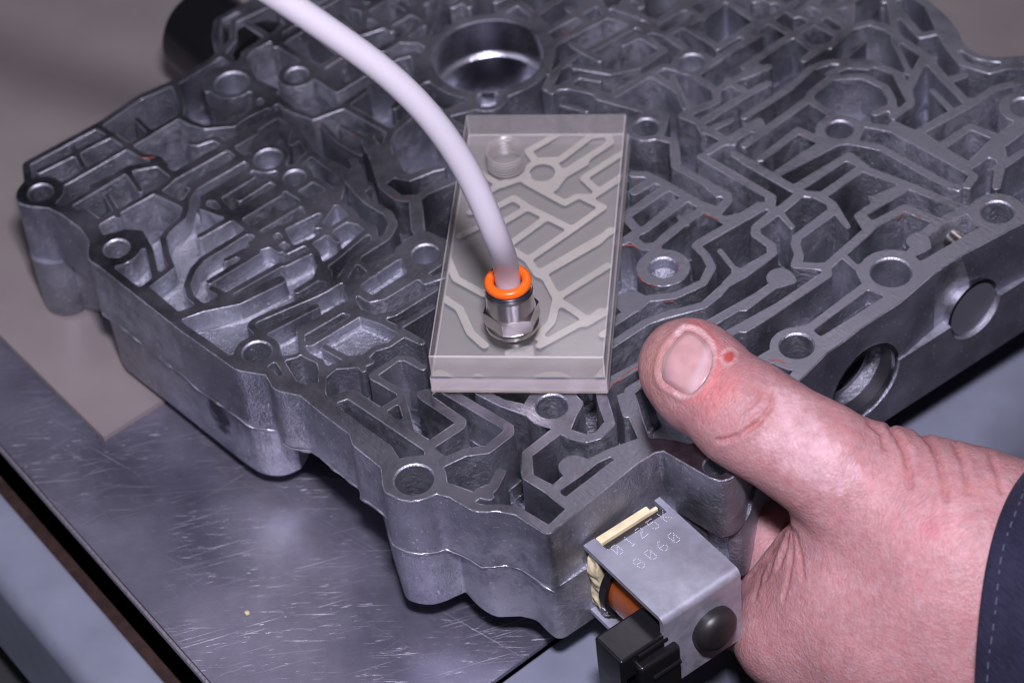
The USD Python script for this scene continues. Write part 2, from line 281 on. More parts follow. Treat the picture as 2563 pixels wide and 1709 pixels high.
# bolt bosses and other round holes: tile, centre, outer radius, hole radius, depth (mm)
for t_, s_ in [('b1', '1090,120 1180,260'), ('b1', '700,420 830,520'), ('b1', '900,300 1000,480'), ('a1', '620,1240 700,1400'), ('a1', '1150,1000 1250,1100'), ('b2', '760,400 650,560'), ('b2', '330,560 420,700'), ('b2', '1000,850 1130,960'), ('b2', '700,560 820,680'), ('a2', '1120,1180 1180,1300'), ('a2', '700,1050 820,1180 1010,1290'), ('a2', '860,1060 1080,1180'),
               ('a2', '120,680 260,900'), ('b1', '2100,700 2350,560'), ('b1', '1900,840 2050,760'), ('b2', '380,880 560,790'), ('a4', '700,620 860,560 1050,570'), ('a4', '1250,330 1390,620'), ('a4', '840,480 1000,350'), ('a4', '1580,760 1760,950'), ('a4', '2050,1300 2150,1340'), ('a3', '1620,640 1720,900'), ('a3', '700,880 900,930'), ('b3', '1680,480 1740,540'),
               ('b4', '760,400 870,560'), ('b4', '300,430 400,560'), ('b4', '860,820 960,920'), ('b3', '2020,760 2130,900'), ('b3', '1900,200 2000,300'), ('c2', '1000,330 1040,420'), ('c2', '330,330 470,300'), ('c3', '1180,640 1230,800')]:
    A(1.7, t_, s_)
# channels carried on past the top of the picture
for i in range(15):
    x_ = 700 + i * 108; A(2.3, 's', f'{x_},{30 - 14 * (i % 3)} {x_ + 120},{-45 - 10 * (i % 2)} {x_ + 190},{-95}')
    A(2.3, 's', f'{x_ + 30},-110 {x_ + 100 + 20 * (i % 2)},-52 {x_ + 150},{-15 + 10 * (i % 4)}')
for s in ['620,60 760,150 860,210', '700,20 780,75 860,140', '850,40 900,80 870,110', '900,20 980,75', '1000,10 1080,60 1060,110', '1420,20 1480,60', '1560,10 1640,60', '1700,5 1760,45', '1830,10 1890,50', '1950,5 1990,40', '2050,20 2110,60', '1380,230 1450,190 1500,200', '1430,110 1500,150', '1560,110 1640,70', '1640,190 1700,230', '1820,200 1870,235', '1760,330 1830,300', '2010,150 2060,120', '1400,170 1440,140']:
    A(2.2, 's', s)
HOLES = [('b1', '340,275', 7.2, 3.6, 30), ('b1', '980,745', 7.4, 3.7, 30), ('c1', '2160,270', 6.6, 4.0, 14), ('c2', '1465,1340', 8.6, 5.2, 43), ('c3', '610,725', 7.6, 4.3, 20), ('c3', '1990,1225', 5.6, 3.3, 43), ('c4', '440,220', 7.4, 4.6, 16),
         ('b4', '1235,945', 9.3, 5.6, 15), ('b4', '2125,440', 8.0, 4.5, 16), ('b3', '1545,905', 7.6, 3.9, 4), ('b2', '1560,790', 7.0, 3.8, 8), ('a4', '800,1090', 7.0, 3.9, 9), ('b2', '240,-10', 6.4, 4.2, 7), ('b2', '460,150', 5.8, 3.2, 8),
         ('a3', '1785,525', 6.2, 3.8, 7), ('a4', '2350,900', 7.2, 4.0, 16), ('a3', '1400,1070', 6.2, 3.8, 10), ('a3', '70,830', 6.0, 3.4, 4), ('a2', '480,630', 6.0, 3.4, 10), ('a1', '1950,700', 7.4, 5.2, 9), ('c2', '1900,1290', 0, 0, 0)]
for t, s, ro, rh, d in HOLES:
    if ro: disc(t, s, ro)
BORE = T('s', '1222,140')[0]; WALLS.append(sg.Point(*BORE).buffer(21.0, quad_segs=16))
walls = so.unary_union(WALLS + [outline.difference(outline.buffer(-2.6))])
walls = walls.buffer(.75, quad_segs=4).buffer(-1.5, quad_segs=4).buffer(.75, quad_segs=4).intersection(outline)
pockets = [p for p in outline.difference(walls).geoms if p.area > 2.5 and p.buffer(-.7).area > .5]
# depths: low relief at the front left, deeper elsewhere
DEEP = {}
def depth_at(tile, s, d): DEEP.setdefault(d, []).extend(map(tuple, T(tile, s)))
depth_at('b1', '2000,950 2000,1080 1650,1200 1500,1130 2250,600', 7.5); depth_at('b2', '300,900 60,1000 200,1200 450,1280 160,870 300,1330', 6.5); depth_at('b2', '1250,1030 1400,1050 1550,1000 1500,1300 1500,1250', 5)
depth_at('c2', '900,200 700,130 900,130', 4.0); depth_at('b1', '1000,450 1250,420 1400,700 1290,900', 19); depth_at('b2', '750,500 900,700 450,640', 7); depth_at('c3', '900,1400 950,1330', 6); depth_at('b4', '900,1290', 7)
depth_at('c2', '2250,1200 2200,1400', 30); depth_at('c3', '550,1250 650,1050', 26); depth_at('b4', '900,560', 22); depth_at('b1', '1180,950', 9)
CAST = []
def cutter(p, d):
    p = p.simplify(.04)
    lv = [(p.buffer(.16, quad_segs=2), 2.0)]; lv.append((lv[0][0], 0.0)); lv.append((p, -.18))
    for k, z in ((.02 * d, -.72 * d), (.02 * d + .35, -.9 * d), (.02 * d + 1.3, -d)):
        q = p.buffer(-max(k, .05), quad_segs=3)
        if q.is_empty or q.area < .4: break
        lv.append((q, z))
    if lv[-1][1] > -.5 * d: lv.append((p.buffer(-.05), -d))
    return tm2man(ring_stack(lv))
cuts = []; bad = 0
for i, p in enumerate(sorted(pockets, key=lambda q: -q.area)):
    d = float(np.clip(6.5 + 1.15 * math.sqrt(p.area) * .8 + rng.uniform(-2, 4), 6, 19))
    for dd, pts in DEEP.items():
        if any(p.contains(sg.Point(*q)) for q in pts): d = dd
    try:
        c = cutter(p, d)
        if c.is_empty() or c.volume() <= 0: raise ValueError
    except Exception:
        bad += 1
        c = m3.Manifold.extrude(m3.CrossSection([np.array(q_.coords)[:-1] for P_ in [sg.polygon.orient(p.simplify(.1), 1)] for q_ in [P_.exterior, *P_.interiors]]), d + 2).translate((0, 0, -d))
    cuts.append(c)
for t, s, ro, rh, d in HOLES:
    if not rh: continue
    x, y = T(t, s)[0]
    cuts.append(m3.Manifold.cylinder(d + 1, rh, rh, 40).translate((x, y, -d)) + m3.Manifold.cylinder(.5, rh, rh + .5, 40).translate((x, y, -.48)) + m3.Manifold.cylinder(1, rh + .5, rh + .5, 40).translate((x, y, .01)) + m3.Manifold.cylinder(1.2, .3, rh, 40).translate((x, y, -d - 1.19)))
cuts.append(m3.Manifold.cylinder(34, 17.2, 17.2, 72).translate((*BORE, -33)) + m3.Manifold.cylinder(14, 18.0, 18.0, 72).translate((*BORE, -13.2)))
# outer solids: upper half with the traced edge, lower half with feet and bosses (parting line half way down)
def levels_out(g, zs): return ring_stack([(g.buffer(-.3, quad_segs=2), zs[0]), (g, zs[0] - .3), (g.buffer(.02 + .012 * (zs[0] - zs[1]), quad_segs=2), zs[1])])
up = tm2man(levels_out(outline.simplify(.02), (0.0, -22.0)))
LOWER = '''304,916 340,945 408,997 536,1098 600,1150 626,1169 655,1187 682,1192 710,1193 743,1181 761,1169 790,1100 860,1110 920,1180 960,1290 985,1400 1008,1470 1014,1495 1030,1508 1077,1517 1120,1505 1148,1489 1166,1480 1181,1501 1205,1525 1241,1546 1270,1545 1306,1543 1330,1548 1351,1558 1372,1584 1402,1605 1440,1580 1476,1556
1690,1400 1770,1440 1850,1452 1880,1425 1895,1350 1930,1252 2000,1202 2214,1056 2563,830 2800,690 2900,500 2600,350 1700,60 900,150 600,420 290,800'''
lowp = sg.Polygon(soften(T('s', LOWER, 0, -BODY_H), 2.6)).buffer(0)
b1c = T('b1', '330,290')[0]
feet = so.unary_union([lowp, sg.Point(*b1c).buffer(7.6, quad_segs=8)]).buffer(.6).buffer(-1.2).buffer(.6)
feet = max(getattr(feet, 'geoms', [feet]), key=lambda g: g.area) if feet.geom_type == 'Polygon' else feet
feet = so.unary_union([feet, sg.LineString([b1c, T('s', '300,520')[0]]).buffer(3)])
low = tm2man(ring_stack([(feet.buffer(.1), -21.9), (feet.simplify(.05), -43.6), (feet.simplify(.05).buffer(-.4), -44.0)]))
body = up + low
# bores in the front right face (the face runs along x of the casting)
def face_pt(px): # point of the front right face under a pixel
    a = T('s', '2107,859')[0]; b = T('s', '2563,558')[0]; d = (b - a) / np.linalg.norm(b - a); nn = np.array([d[1], -d[0]])
    n3 = nn[0] * AX + nn[1] * BX; c0 = body2cam(np.array([*a / 1000, 0])); v = ray(np.asarray(px, float))
    return cam2body(v * ((c0 @ n3) / (v @ n3))) * 1000, d, nn
def side_cyl(px, r, d0, r2=None):
    c, d, nn = face_pt(px); ang = math.degrees(math.atan2(nn[1], nn[0]))
    return m3.Manifold.cylinder(d0 + 3, r, r2 or r, 56).rotate((0, 90, 0)).rotate((0, 0, ang)).translate((c[0] - nn[0] * d0, c[1] - nn[1] * d0, c[2]))
B1, B2 = (2166, 960), (2437, 774)
cuts += [side_cyl(B1, 13.0, 6), side_cyl(B1, 11.6, 16), side_cyl(B1, 9.0, 26), side_cyl(B2, 9.6, 3.2)]
# little drilled port seen in the pocket near the right bolt
body = body - m3.Manifold.batch_boolean(cuts, m3.OpType.Add)
ct = man2tm(body); ct.merge_vertices()
fn = ct.face_normals; cen = ct.triangles_center
is_top = (fn[:, 2] > .999) & (cen[:, 2] > -.02)
top = tm(ct.vertices, ct.faces[is_top]); top.remove_unreferenced_vertices()
rest = tm(ct.vertices, ct.faces[~is_top]); rest.remove_unreferenced_vertices()
B2W = lambda v: b2w(np.asarray(v) / 1000.0)
print('pockets', len(pockets), 'failed', bad, 'tris', len(ct.faces))

def cast_metal(name, base, rough, metal, bump, grain, lines=None, fleck=.25, blotch=0.0, smudge=False):
    n = {'g': ('geometry', {}), 'big': ('noise_texture', {'scale': 38.0, 'detail': 5.0, 'roughness': .65}), 'fine': ('noise_texture', {'scale': grain, 'detail': 4.0, 'roughness': .7}),
         'ramp': ('rgb_ramp', {'ramp': [(.28, tuple(c * .62 for c in base)), (.5, base), (.72, tuple(min(1, c * 1.35) for c in base))]}),
         'rr': ('map_range', {'from_min': .3, 'from_max': .7, 'to_min': rough - .1, 'to_max': rough + .12}), 'b': ('bump', {'strength': bump[0], 'distance': bump[1]}),
         'flk': ('noise_texture', {'scale': grain * .8, 'detail': 2.0}), 'fr': ('rgb_ramp', {'ramp': [(.64, (0, 0, 0)), (.74, (fleck, fleck, fleck * 1.05))]}), 'add': ('mix', {'mix_type': 'add', 'fac': 1.0}),
         'p': ('principled_bsdf', {'metallic': metal, 'specular_ior_level': .5})}
    l = [('g.position', 'big.vector'), ('g.position', 'fine.vector'), ('g.position', 'flk.vector'), ('big.fac', 'ramp.fac'), ('fine.fac', 'b.height'), ('big.fac', 'rr.value'), ('rr.result', 'p.roughness'), ('flk.fac', 'fr.fac'), ('ramp.color', 'add.color1'), ('fr.color', 'add.color2'), ('add.color', 'p.base_color'), ('b.normal', 'p.normal')]
    if blotch:      # chalky oxide patches with frayed edges, less metallic
        n['bl'] = ('noise_texture', {'scale': 210.0, 'detail': 7.0, 'roughness': .78, 'distortion': .4}); n['bm'] = ('noise_texture', {'scale': 26.0, 'detail': 3.0}); n['bmul'] = ('math', {'math_type': 'multiply'})
        n['bf'] = ('map_range', {'from_min': .24, 'from_max': .36, 'to_min': 0.0, 'to_max': blotch, 'clamp': True}); n['bx'] = ('mix', {'mix_type': 'mix', 'color2': (.50, .51, .57)}); n['me'] = ('map_range', {'from_min': 0., 'from_max': 1., 'to_min': metal, 'to_max': metal - .5})
        l = [x for x in l if x[1] != 'p.base_color'] + [('g.position', 'bl.vector'), ('g.position', 'bm.vector'), ('bl.fac', 'bmul.value1'), ('bm.fac', 'bmul.value2'), ('bmul.value', 'bf.value'), ('bf.result', 'bx.fac'), ('add.color', 'bx.color1'), ('bx.color', 'p.base_color'), ('bf.result', 'me.value'), ('me.result', 'p.metallic')]
    if smudge:      # an oily finger mark on the outer wall
        sp = b2w(pb(np.array((543., 1043.)), -.029))
        n['sm'] = ('mapping', {'mapping_type': 'texture', 'location': tuple(sp), 'scale': (.008, .008, .013)}); n['sg'] = ('gradient_texture', {'gradient_type': 'spherical'}); n['sn'] = ('noise_texture', {'scale': 330.0, 'detail': 3.0}); n['s1'] = ('math', {'math_type': 'multiply'}); n['s2'] = ('map_range', {'from_min': .14, 'from_max': .30, 'to_min': 1.0, 'to_max': .22, 'clamp': True}); n['s3'] = ('mix', {'mix_type': 'multiply', 'fac': 1.0}); n['s4'] = ('combine_color', {})
        src = [x[0] for x in l if x[1] == 'p.base_color'][0]; l = [x for x in l if x[1] != 'p.base_color']
        l += [('g.position', 'sm.vector'), ('sm.vector', 'sg.vector'), ('g.position', 'sn.vector'), ('sg.fac', 's1.value1'), ('sn.fac', 's1.value2'), ('s1.value', 's2.value'), ('s2.result', 's4.r'), ('s2.result', 's4.g'), ('s2.result', 's4.b'), (src, 's3.color1'), ('s4.color', 's3.color2'), ('s3.color', 'p.base_color')]
    if lines:
        n['mp'] = ('mapping', {'mapping_type': 'texture', 'scale': tuple(1 / q for q in lines), 'rotation': (0, 0, .75)}); n['ln'] = ('noise_texture', {'scale': 1.0, 'detail': 3.0}); n['ma'] = ('math', {'math_type': 'multiply_add', 'value2': .55, 'value3': .0})
        l = [x for x in l if x != ('fine.fac', 'b.height')] + [('g.position', 'mp.vector'), ('mp.vector', 'ln.vector'), ('ln.fac', 'ma.value1'), ('fine.fac', 'ma.value3'), ('ma.value', 'b.height')]
    return mat(name, n, l)
M = {}
M['cast'] = cast_metal('cast_aluminium', (.34, .348, .40), .40, .93, (.85, .0007), 900.0, fleck=.30, blotch=.42, smudge=True)
M['machined'] = cast_metal('machined_aluminium', (.26, .255, .30), .34, 1.0, (.2, .0003), 700.0, lines=(2600., 90., 500.), fleck=.05)
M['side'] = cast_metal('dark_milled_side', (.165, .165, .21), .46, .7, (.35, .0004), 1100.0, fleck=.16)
M['bright'] = cast_metal('bored_aluminium', (.55, .55, .60), .24, 1.0, (.1, .0002), 600.0)

vb = thing('valve_body', 'grey cast aluminium valve body full of winding channels under the clear block', 'valve body', b2w(np.array([0, 0, -BODY_H])))
fa = T('s', '2107,859')[0]; fb = T('s', '2563,558')[0]; fdir = (fb - fa) / np.linalg.norm(fb - fa); fnn = np.array([fdir[1], -fdir[0]])
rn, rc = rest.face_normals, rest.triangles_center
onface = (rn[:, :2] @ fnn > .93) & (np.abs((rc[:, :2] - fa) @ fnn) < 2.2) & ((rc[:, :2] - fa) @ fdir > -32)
cham = (rc[:, 2] > -.29) & (rn[:, 2] > .2)
M['edge'] = cast_metal('edge_glint_metal', (.42, .42, .47), .40, .85, (.5, .0004), 1200.0, fleck=.3)  # chamfers in a lighter metal, painting in the bright edge glints
for nm, k_ in (('casting', ~onface & ~cham), ('milled_side_face', onface & ~cham), ('glint_edges', cham)):
    q = tm(rest.vertices, rest.faces[k_]); q.remove_unreferenced_vertices(); part(vb, nm, xf(q, B2W), M[{'casting': 'cast', 'glint_edges': 'edge'}.get(nm, 'side')], smooth=38)
part(vb, 'machined_face', xf(top, B2W), M['machined'], smooth=False)
# bright burr along the parting line of the outer wall
def along(s, z, n): 
    q = T('s', s, 0, z); ls = sg.LineString(q); return np.array([ls.interpolate(t, True).coords[0] for t in np.linspace(0, 1, n)])
front = sg.LineString([tuple(c) for c in T('s', '217,632 222,653 250,668 328,728 381,772 417,800 450,827 506,864 560,904 593,928 630,932 668,937 680,970 698,980 752,988 805,1035 853,1071 877,1086 880,1113 922,1142 957,1172 954,1199 960,1230 1000,1250 1032,1256 1070,1247 1094,1232 1128,1245 1157,1260 1187,1281 1223,1281 1256,1278 1291,1287 1324,1307 1351,1328 1372,1339')]).offset_curve(-.15)
if front.geom_type != 'LineString': front = max(front.geoms, key=lambda g: g.length)
bx = np.linspace(0, 1, 260); bp = np.array([front.interpolate(t, True).coords[0] for t in bx])
bn = meshkit.noise(np.stack([bx * 60, bx * 0, bx * 0], 1), 3); bm = meshkit.noise(np.stack([bx * 23, bx * 0 + 5, bx * 0], 1), 4)
M['burr'] = simple('bright_burr', (.55, .55, .6), .35, .9, bump=(700, .5, .0004))
part(vb, 'parting_burr', xf(tube(np.c_[bp, -22.0 + 2.2 * (bm - .5)], .22 + .75 * np.clip(bn - .35, 0, 1), 7), B2W), M['burr'], smooth=60)
# plugs and inner rings of the bores
M['dark_bore'] = simple('dark_bore_metal', (.17, .165, .19), .5, 1.0, bump=(500, .1, .0003))  # darker metal for the rings and plug inside the bore
def ring_in_face(px, ro, ri, d0, th):
    c, d, nn = face_pt(px); ang = math.degrees(math.atan2(nn[1], nn[0]))
    m = (m3.Manifold.cylinder(th, ro, ro, 56) - m3.Manifold.cylinder(th * 3, ri, ri, 56).translate((0, 0, -th))) if ri else m3.Manifold.cylinder(th, ro, ro, 56)
    return man2tm(m.rotate((0, 90, 0)).rotate((0, 0, ang)).translate((c[0] - nn[0] * d0, c[1] - nn[1] * d0, c[2])))
M['plug'] = simple('dull_plug', (.17, .17, .205), .6, .6, bump=(500, .1, .0003))
part(vb, 'bore_rim', xf(ring_in_face(B1, 13.2, 11.8, 1.7, 1.4), B2W), M['bright'])
part(vb, 'bore_lining', xf(ring_in_face(B1, 13.1, 11.7, 6.0, 4.2), B2W), M['dark_bore'])
part(vb, 'bore_lining', xf(ring_in_face(B1, 11.7, 9.1, 23.9, 12.6), B2W), M['dark_bore'])
part(vb, 'bore_rim', xf(ring_in_face(B1, 11.6, 9.8, 11, 1.2), B2W), M['dark_bore'])
part(vb, 'bore_rim', xf(ring_in_face(B2, 9.8, 8.6, 2.6, 2.2), B2W), M['bright'])
part(vb, 'bore_plug', xf(ring_in_face(B2, 8.7, 0, 1.9, 1.4), B2W), M['plug'])
part(vb, 'bore_plug', xf(ring_in_face(B1, 9.2, 0, 24, 1.4), B2W), M['dark_bore'])
# polished sleeve of the big round bore
part(vb, 'bore_sleeve', xf(man2tm((m3.Manifold.cylinder(18, 17.15, 17.15, 96) - m3.Manifold.cylinder(30, 16.4, 16.4, 96).translate((0, 0, -5))).translate((*BORE, -31.5))), B2W), M['bright'], smooth=40)
part(vb, 'bore_sleeve', xf(man2tm((m3.Manifold.cylinder(13, 17.95, 17.95, 96) - m3.Manifold.cylinder(30, 17.5, 17.5, 96).translate((0, 0, -5))).translate((*BORE, -13.2))), B2W), M['bright'], smooth=40)
part(vb, 'bore_step', xf(lathe([(16.3, -13.6), (17.5, -13.6), (17.5, -12.9), (16.9, -12.9)], 96), lambda v: B2W(np.asarray(v) + [*BORE, 0])), M['burr'], smooth=30)
# threaded brass-grey insert in a pocket and a flat spring in the long slot
def pin(px, z, r, L_, d, m, name):
    c = pb(px, z / 1000) * 1000; d = np.asarray(d, float) / np.linalg.norm(d)
    part(vb, name, xf(tube(np.array([c - d * L_ / 2, c + d * L_ / 2]), r, 20), B2W), m)
M['spring'] = simple('spring_steel', (.35, .31, .29), .3, 1.0, spots=(90, .4))
sl = T('b4', '640,1455 1150,1145'); q0, q1 = sl
part(vb, 'spring_strip', xf(tube(np.c_[np.linspace(q0, q1, 8), np.full(8, -2.6)], 1.0, 12), B2W), M['spring'])
pin((2396, 606), -5.5, 3.0, 5, (0, 1, 0), M['spring'], 'port_plug'); pin((1884, 1066), -9, 1.8, 9, (0, 0, 1), M['bright'], 'dowel')

M['sealant'] = simple('rust_red_sealant', (.30, .055, .02), .5, spots=(300, .4))
for t_, s_ in [('b3', '1335,975 1370,1020 1430,1050 1505,1065'), ('b3', '1560,1200 1640,1188'), ('b3', '1200,722 1290,720 1345,755'), ('c3', '1075,582 1190,490 1290,412 1355,388'), ('b4', '1290,500 1330,455'), ('b4', '1430,455 1480,485'), ('c3', '785,1318 800,1305'), ('c3', '840,1290 850,1275'), ('a1', '1180,1328 1300,1325'),
               ('a4', '480,1130 520,1140'), ('c4', '215,345 275,332 345,368 385,372'), ('b2', '1270,300 1340,325'), ('b2', '1400,325 1445,318'), ('b3', '1680,880 1685,900'), ('b3', '1490,735 1520,738'), ('c3', '1255,745 1265,760'), ('c3', '1300,870 1312,882'), ('b3', '1885,465 1950,475 2020,515'), ('a2', '650,1070 675,1060'), ('a2', '930,1145 960,1135'), ('a3', '690,265 740,280')]:
    q = T(t_, s_); n_ = max(6, len(q) * 6); ls = sg.LineString(q); pp_ = np.array([ls.interpolate(t, normalized=True).coords[0] for t in np.linspace(0, 1, n_)])
    rr = .07 + .20 * np.clip(meshkit.noise(np.c_[pp_ * .9, np.zeros(n_)], 8) - .25, 0, 1); rr[[0, -1]] = .05
    part(vb, 'sealant_residue', xf(tube(np.c_[pp_, np.full(n_, .02)], rr, 7), B2W), M['sealant'], smooth=60)

# black connector on the far left wall
M['black'] = simple('black_plastic', (.007, .007, .008), .27, bump=(300, .1, .0003))
c0 = T('s', '640,90')[0]
kc = man2tm(m3.Manifold.batch_hull([m3.Manifold.cylinder(34, 15.5, 15.5, 48), m3.Manifold.cylinder(36.5, 13.5, 13.5, 48)]).rotate((-90, 0, 0)).translate((c0[0], c0[1] + 2, -18)))
con = thing('plug_connector', 'black round connector on the far left wall of the valve body', 'connector', b2w(np.array([c0[0], c0[1] + 20, -34]) / 1000))
part(con, 'shell', xf(kc, B2W), M['black'], smooth=40)
part(con, 'collar', xf(man2tm(m3.Manifold.cylinder(6, 17.5, 17.5, 48).rotate((-90, 0, 0)).translate((c0[0], c0[1] + 1, -18))), B2W), M['black'], smooth=40)

# ------------------------------------------------------------------ table, beige sheet, floor
def steel_mat():
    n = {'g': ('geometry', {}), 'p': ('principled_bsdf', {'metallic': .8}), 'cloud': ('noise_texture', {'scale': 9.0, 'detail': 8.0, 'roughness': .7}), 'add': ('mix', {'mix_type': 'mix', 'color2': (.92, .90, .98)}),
         'cr': ('rgb_ramp', {'ramp': [(.3, (.13, .126, .175)), (.7, (.36, .35, .435))]}), 'bb': ('bump', {'strength': .35, 'distance': .0003}), 'rr': ('map_range', {'from_min': .3, 'from_max': .7, 'to_min': .36, 'to_max': .54})}
    l = [('g.position', 'cloud.vector'), ('cloud.fac', 'cr.fac'), ('cr.color', 'add.color1'), ('add.color', 'p.base_color'), ('bb.normal', 'p.normal'), ('cloud.fac', 'rr.value'), ('rr.result', 'p.roughness')]
    prev = None
    for i, (rot, sx, sy, lo, hi, amt) in enumerate([(.10, 14, 900, .64, .78, .5), (.02, 55, 2600, .63, .73, .9), (-.62, 9, 1500, .64, .75, .6), (.35, 30, 2000, .63, .72, .7), (-.95, 12, 1800, .65, .76, .5), (.2, 160, 1600, .66, .73, 1.0), (.08, 100, 800, .67, .72, 1.0), (.7, 20, 1500, .66, .75, .5)]):
        n[f'm{i}'] = ('mapping', {'mapping_type': 'texture', 'rotation': (0, 0, rot), 'scale': (1 / sx, 1 / sy, 1)}); n[f's{i}'] = ('noise_texture', {'scale': 1.0, 'detail': 3.0, 'roughness': .6, 'distortion': .25}); n[f't{i}'] = ('map_range', {'from_min': lo, 'from_max': hi, 'to_min': 0., 'to_max': amt, 'clamp': True})
        l += [('g.position', f'm{i}.vector'), (f'm{i}.vector', f's{i}.vector'), (f's{i}.fac', f't{i}.value')]
        if prev:
            n[f'x{i}'] = ('math', {'math_type': 'maximum'}); l += [(prev, f'x{i}.value1'), (f't{i}.result', f'x{i}.value2')]; prev = f'x{i}.value'
        else: prev = f't{i}.result'
    n['pn'] = ('noise_texture', {'scale': 34.0, 'detail': 3.0}); n['pm'] = ('map_range', {'from_min': .38, 'from_max': .62, 'to_min': .1, 'to_max': 1.0, 'clamp': True}); n['pp'] = ('math', {'math_type': 'multiply'})
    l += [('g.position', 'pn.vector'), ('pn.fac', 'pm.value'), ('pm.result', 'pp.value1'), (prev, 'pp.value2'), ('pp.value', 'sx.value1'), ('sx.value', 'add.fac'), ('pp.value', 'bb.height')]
    # a broad glare streak, painted into the sheet colour as a pale patch
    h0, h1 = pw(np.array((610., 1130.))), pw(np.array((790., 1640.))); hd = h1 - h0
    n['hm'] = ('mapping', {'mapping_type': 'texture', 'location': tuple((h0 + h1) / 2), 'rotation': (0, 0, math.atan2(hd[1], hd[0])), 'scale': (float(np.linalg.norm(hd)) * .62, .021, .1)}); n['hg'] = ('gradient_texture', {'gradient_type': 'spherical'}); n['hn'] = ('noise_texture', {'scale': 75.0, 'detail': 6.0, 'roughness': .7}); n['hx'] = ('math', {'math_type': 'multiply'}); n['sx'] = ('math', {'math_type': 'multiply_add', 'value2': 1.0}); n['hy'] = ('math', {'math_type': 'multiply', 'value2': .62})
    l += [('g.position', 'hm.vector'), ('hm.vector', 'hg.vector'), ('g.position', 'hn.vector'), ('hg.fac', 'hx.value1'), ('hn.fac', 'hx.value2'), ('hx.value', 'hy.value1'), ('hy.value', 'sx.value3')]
    return mat('scratched_steel', n, l)
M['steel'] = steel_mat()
M['steel_edge'] = simple('cut_steel_edge', (.5, .47, .52), .45, 1.0, bump=(900, .4, .0004))
M['paint'] = simple('blue_grey_paint', (.17, .185, .235), .38, bump=(160, .12, .0006), spots=(60, .12))
M['rust'] = simple('brown_ledge', (.026, .012, .009), .6, bump=(700, .4, .0004), spots=(240, .5))
M['dark'] = simple('dark_floor', (.02, .02, .022), .8)
e0, e1 = pw(np.array((0., 1110))), pw(np.array((530., 1709))); u = (e1 - e0) / np.linalg.norm(e1 - e0); v = np.array([u[1], -u[0], 0]);  v = v if v[0] < 0 else -v
f0, f1 = pw(np.array((1226., 1709))), pw(np.array((1372., 1602))); a_ = (f1 - f0) / np.linalg.norm(f1 - f0); b_ = np.array([a_[1], -a_[0], 0]); b_ = b_ if b_[1] < 0 else -b_
def meet(p, d, q, e):
    s = np.linalg.solve(np.array([d[:2], -e[:2]]).T, (q - p)[:2]); return p + d * s[0]
corner = meet(e0, u, f0, a_)
tb = thing('work_table', 'scratched steel topped table with blue grey painted frame under the valve body', 'table', corner)
def slab(poly, z0, z1): return trimesh.creation.extrude_polygon(sg.polygon.orient(sg.Polygon([p[:2] for p in poly]), 1), z1 - z0, engine='earcut').apply_translation((0, 0, z0))
far = .95
sheet = [corner, corner - u * far, corner - u * far + a_ * 1.3, corner + a_ * 1.3]
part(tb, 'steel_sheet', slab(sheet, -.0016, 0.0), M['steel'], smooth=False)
part(tb, 'sheet_edge', slab([corner + v * .0001 - a_ * .0002, corner - u * far + v * .0001, corner - u * far + v * .0012, corner + v * .0012], -.0017, -.0001), M['steel_edge'], smooth=False)
def bar(p, d, out, w, ztop, h, r0, r1, L0, L1, n=7):
    """a rounded bar running along d; its section goes w metres towards out"""
    prof = []
    for cx_, r, a0 in ((r0, r0, 180), (w - r1, r1, 90)):
        for t in np.linspace(0, 90, n): prof.append((cx_ + r * math.cos(math.radians(a0 - t)), ztop - r + r * math.sin(math.radians(a0 - t))))
    prof += [(w, ztop - h), (0, ztop - h)]
    P = np.array([[*(p[:2] + out[:2] * x), z] for x, z in prof]); m = len(P)
    V = np.vstack([P + d * L0, P + d * L1]); k = np.arange(m); k2 = (k + 1) % m
    f = list(zip(k, k2, m + k2)) + list(zip(k, m + k2, m + k)) + [(0, i + 1, i) for i in range(1, m - 1)] + [(m, m + i, m + i + 1) for i in range(1, m - 1)]
    t = tm(V, f); t.fix_normals(); return t
row = lambda x, z: pw(np.array((float(x), 1480.)), z)
off = lambda x, z: float((row(x, z) - row(326, 0)) @ v) 
LB = row(326, 0)
zl = -.012
part(tb, 'ledge', bar(LB + v * off(256, zl), u, v, off(196, zl) - off(256, zl) + .004, zl, .004, .0004, .0004, -1.0, .5), M['rust'])
zr = -.010
part(tb, 'frame_rail', bar(LB + v * off(218, zr), u, v, off(20, zr) - off(218, zr), zr, .04, .0012, .0085, -1.0, .5), M['paint'], smooth=50)
part(tb, 'frame_rail', bar(f0 + b_ * .0006, a_, b_, .036, -.0022, .04, .0008, .022, -.0, 1.2), M['paint'], smooth=50)
part(tb, 'underside_panel', slab([corner - u * far + v * .2, corner + v * .06, corner + a_ * 1.3, corner - u * far + a_ * 1.3], -.075, -.07), M['dark'], smooth=False)
fl_ = UsdGeom.Mesh  # floor far below
fv = np.array([[-3, -3, -.8], [3, -3, -.8], [3, 4, -.8], [-3, 4, -.8]]); fm = usdkit.mesh(stage, '/World/floor', (fv, [[0, 1, 2], [0, 2, 3]]), M['dark']); keys(fm.GetPrim(), kind='structure')
M['beige'] = mat('beige_sheet', {'g': ('geometry', {}), 'n': ('noise_texture', {'scale': 16.0, 'detail': 4.0}), 'r': ('rgb_ramp', {'ramp': [(.3, (.175, .152, .150)), (.7, (.235, .206, .196))]}), 'p': ('principled_bsdf', {'roughness': .38}), 'n2': ('noise_texture', {'scale': 700.0}), 'b': ('bump', {'strength': .12, 'distance': .0004})},
    [('g.position', 'n.vector'), ('n.fac', 'r.fac'), ('r.color', 'p.base_color'), ('g.position', 'n2.vector'), ('n2.fac', 'b.height'), ('b.normal', 'p.normal')])
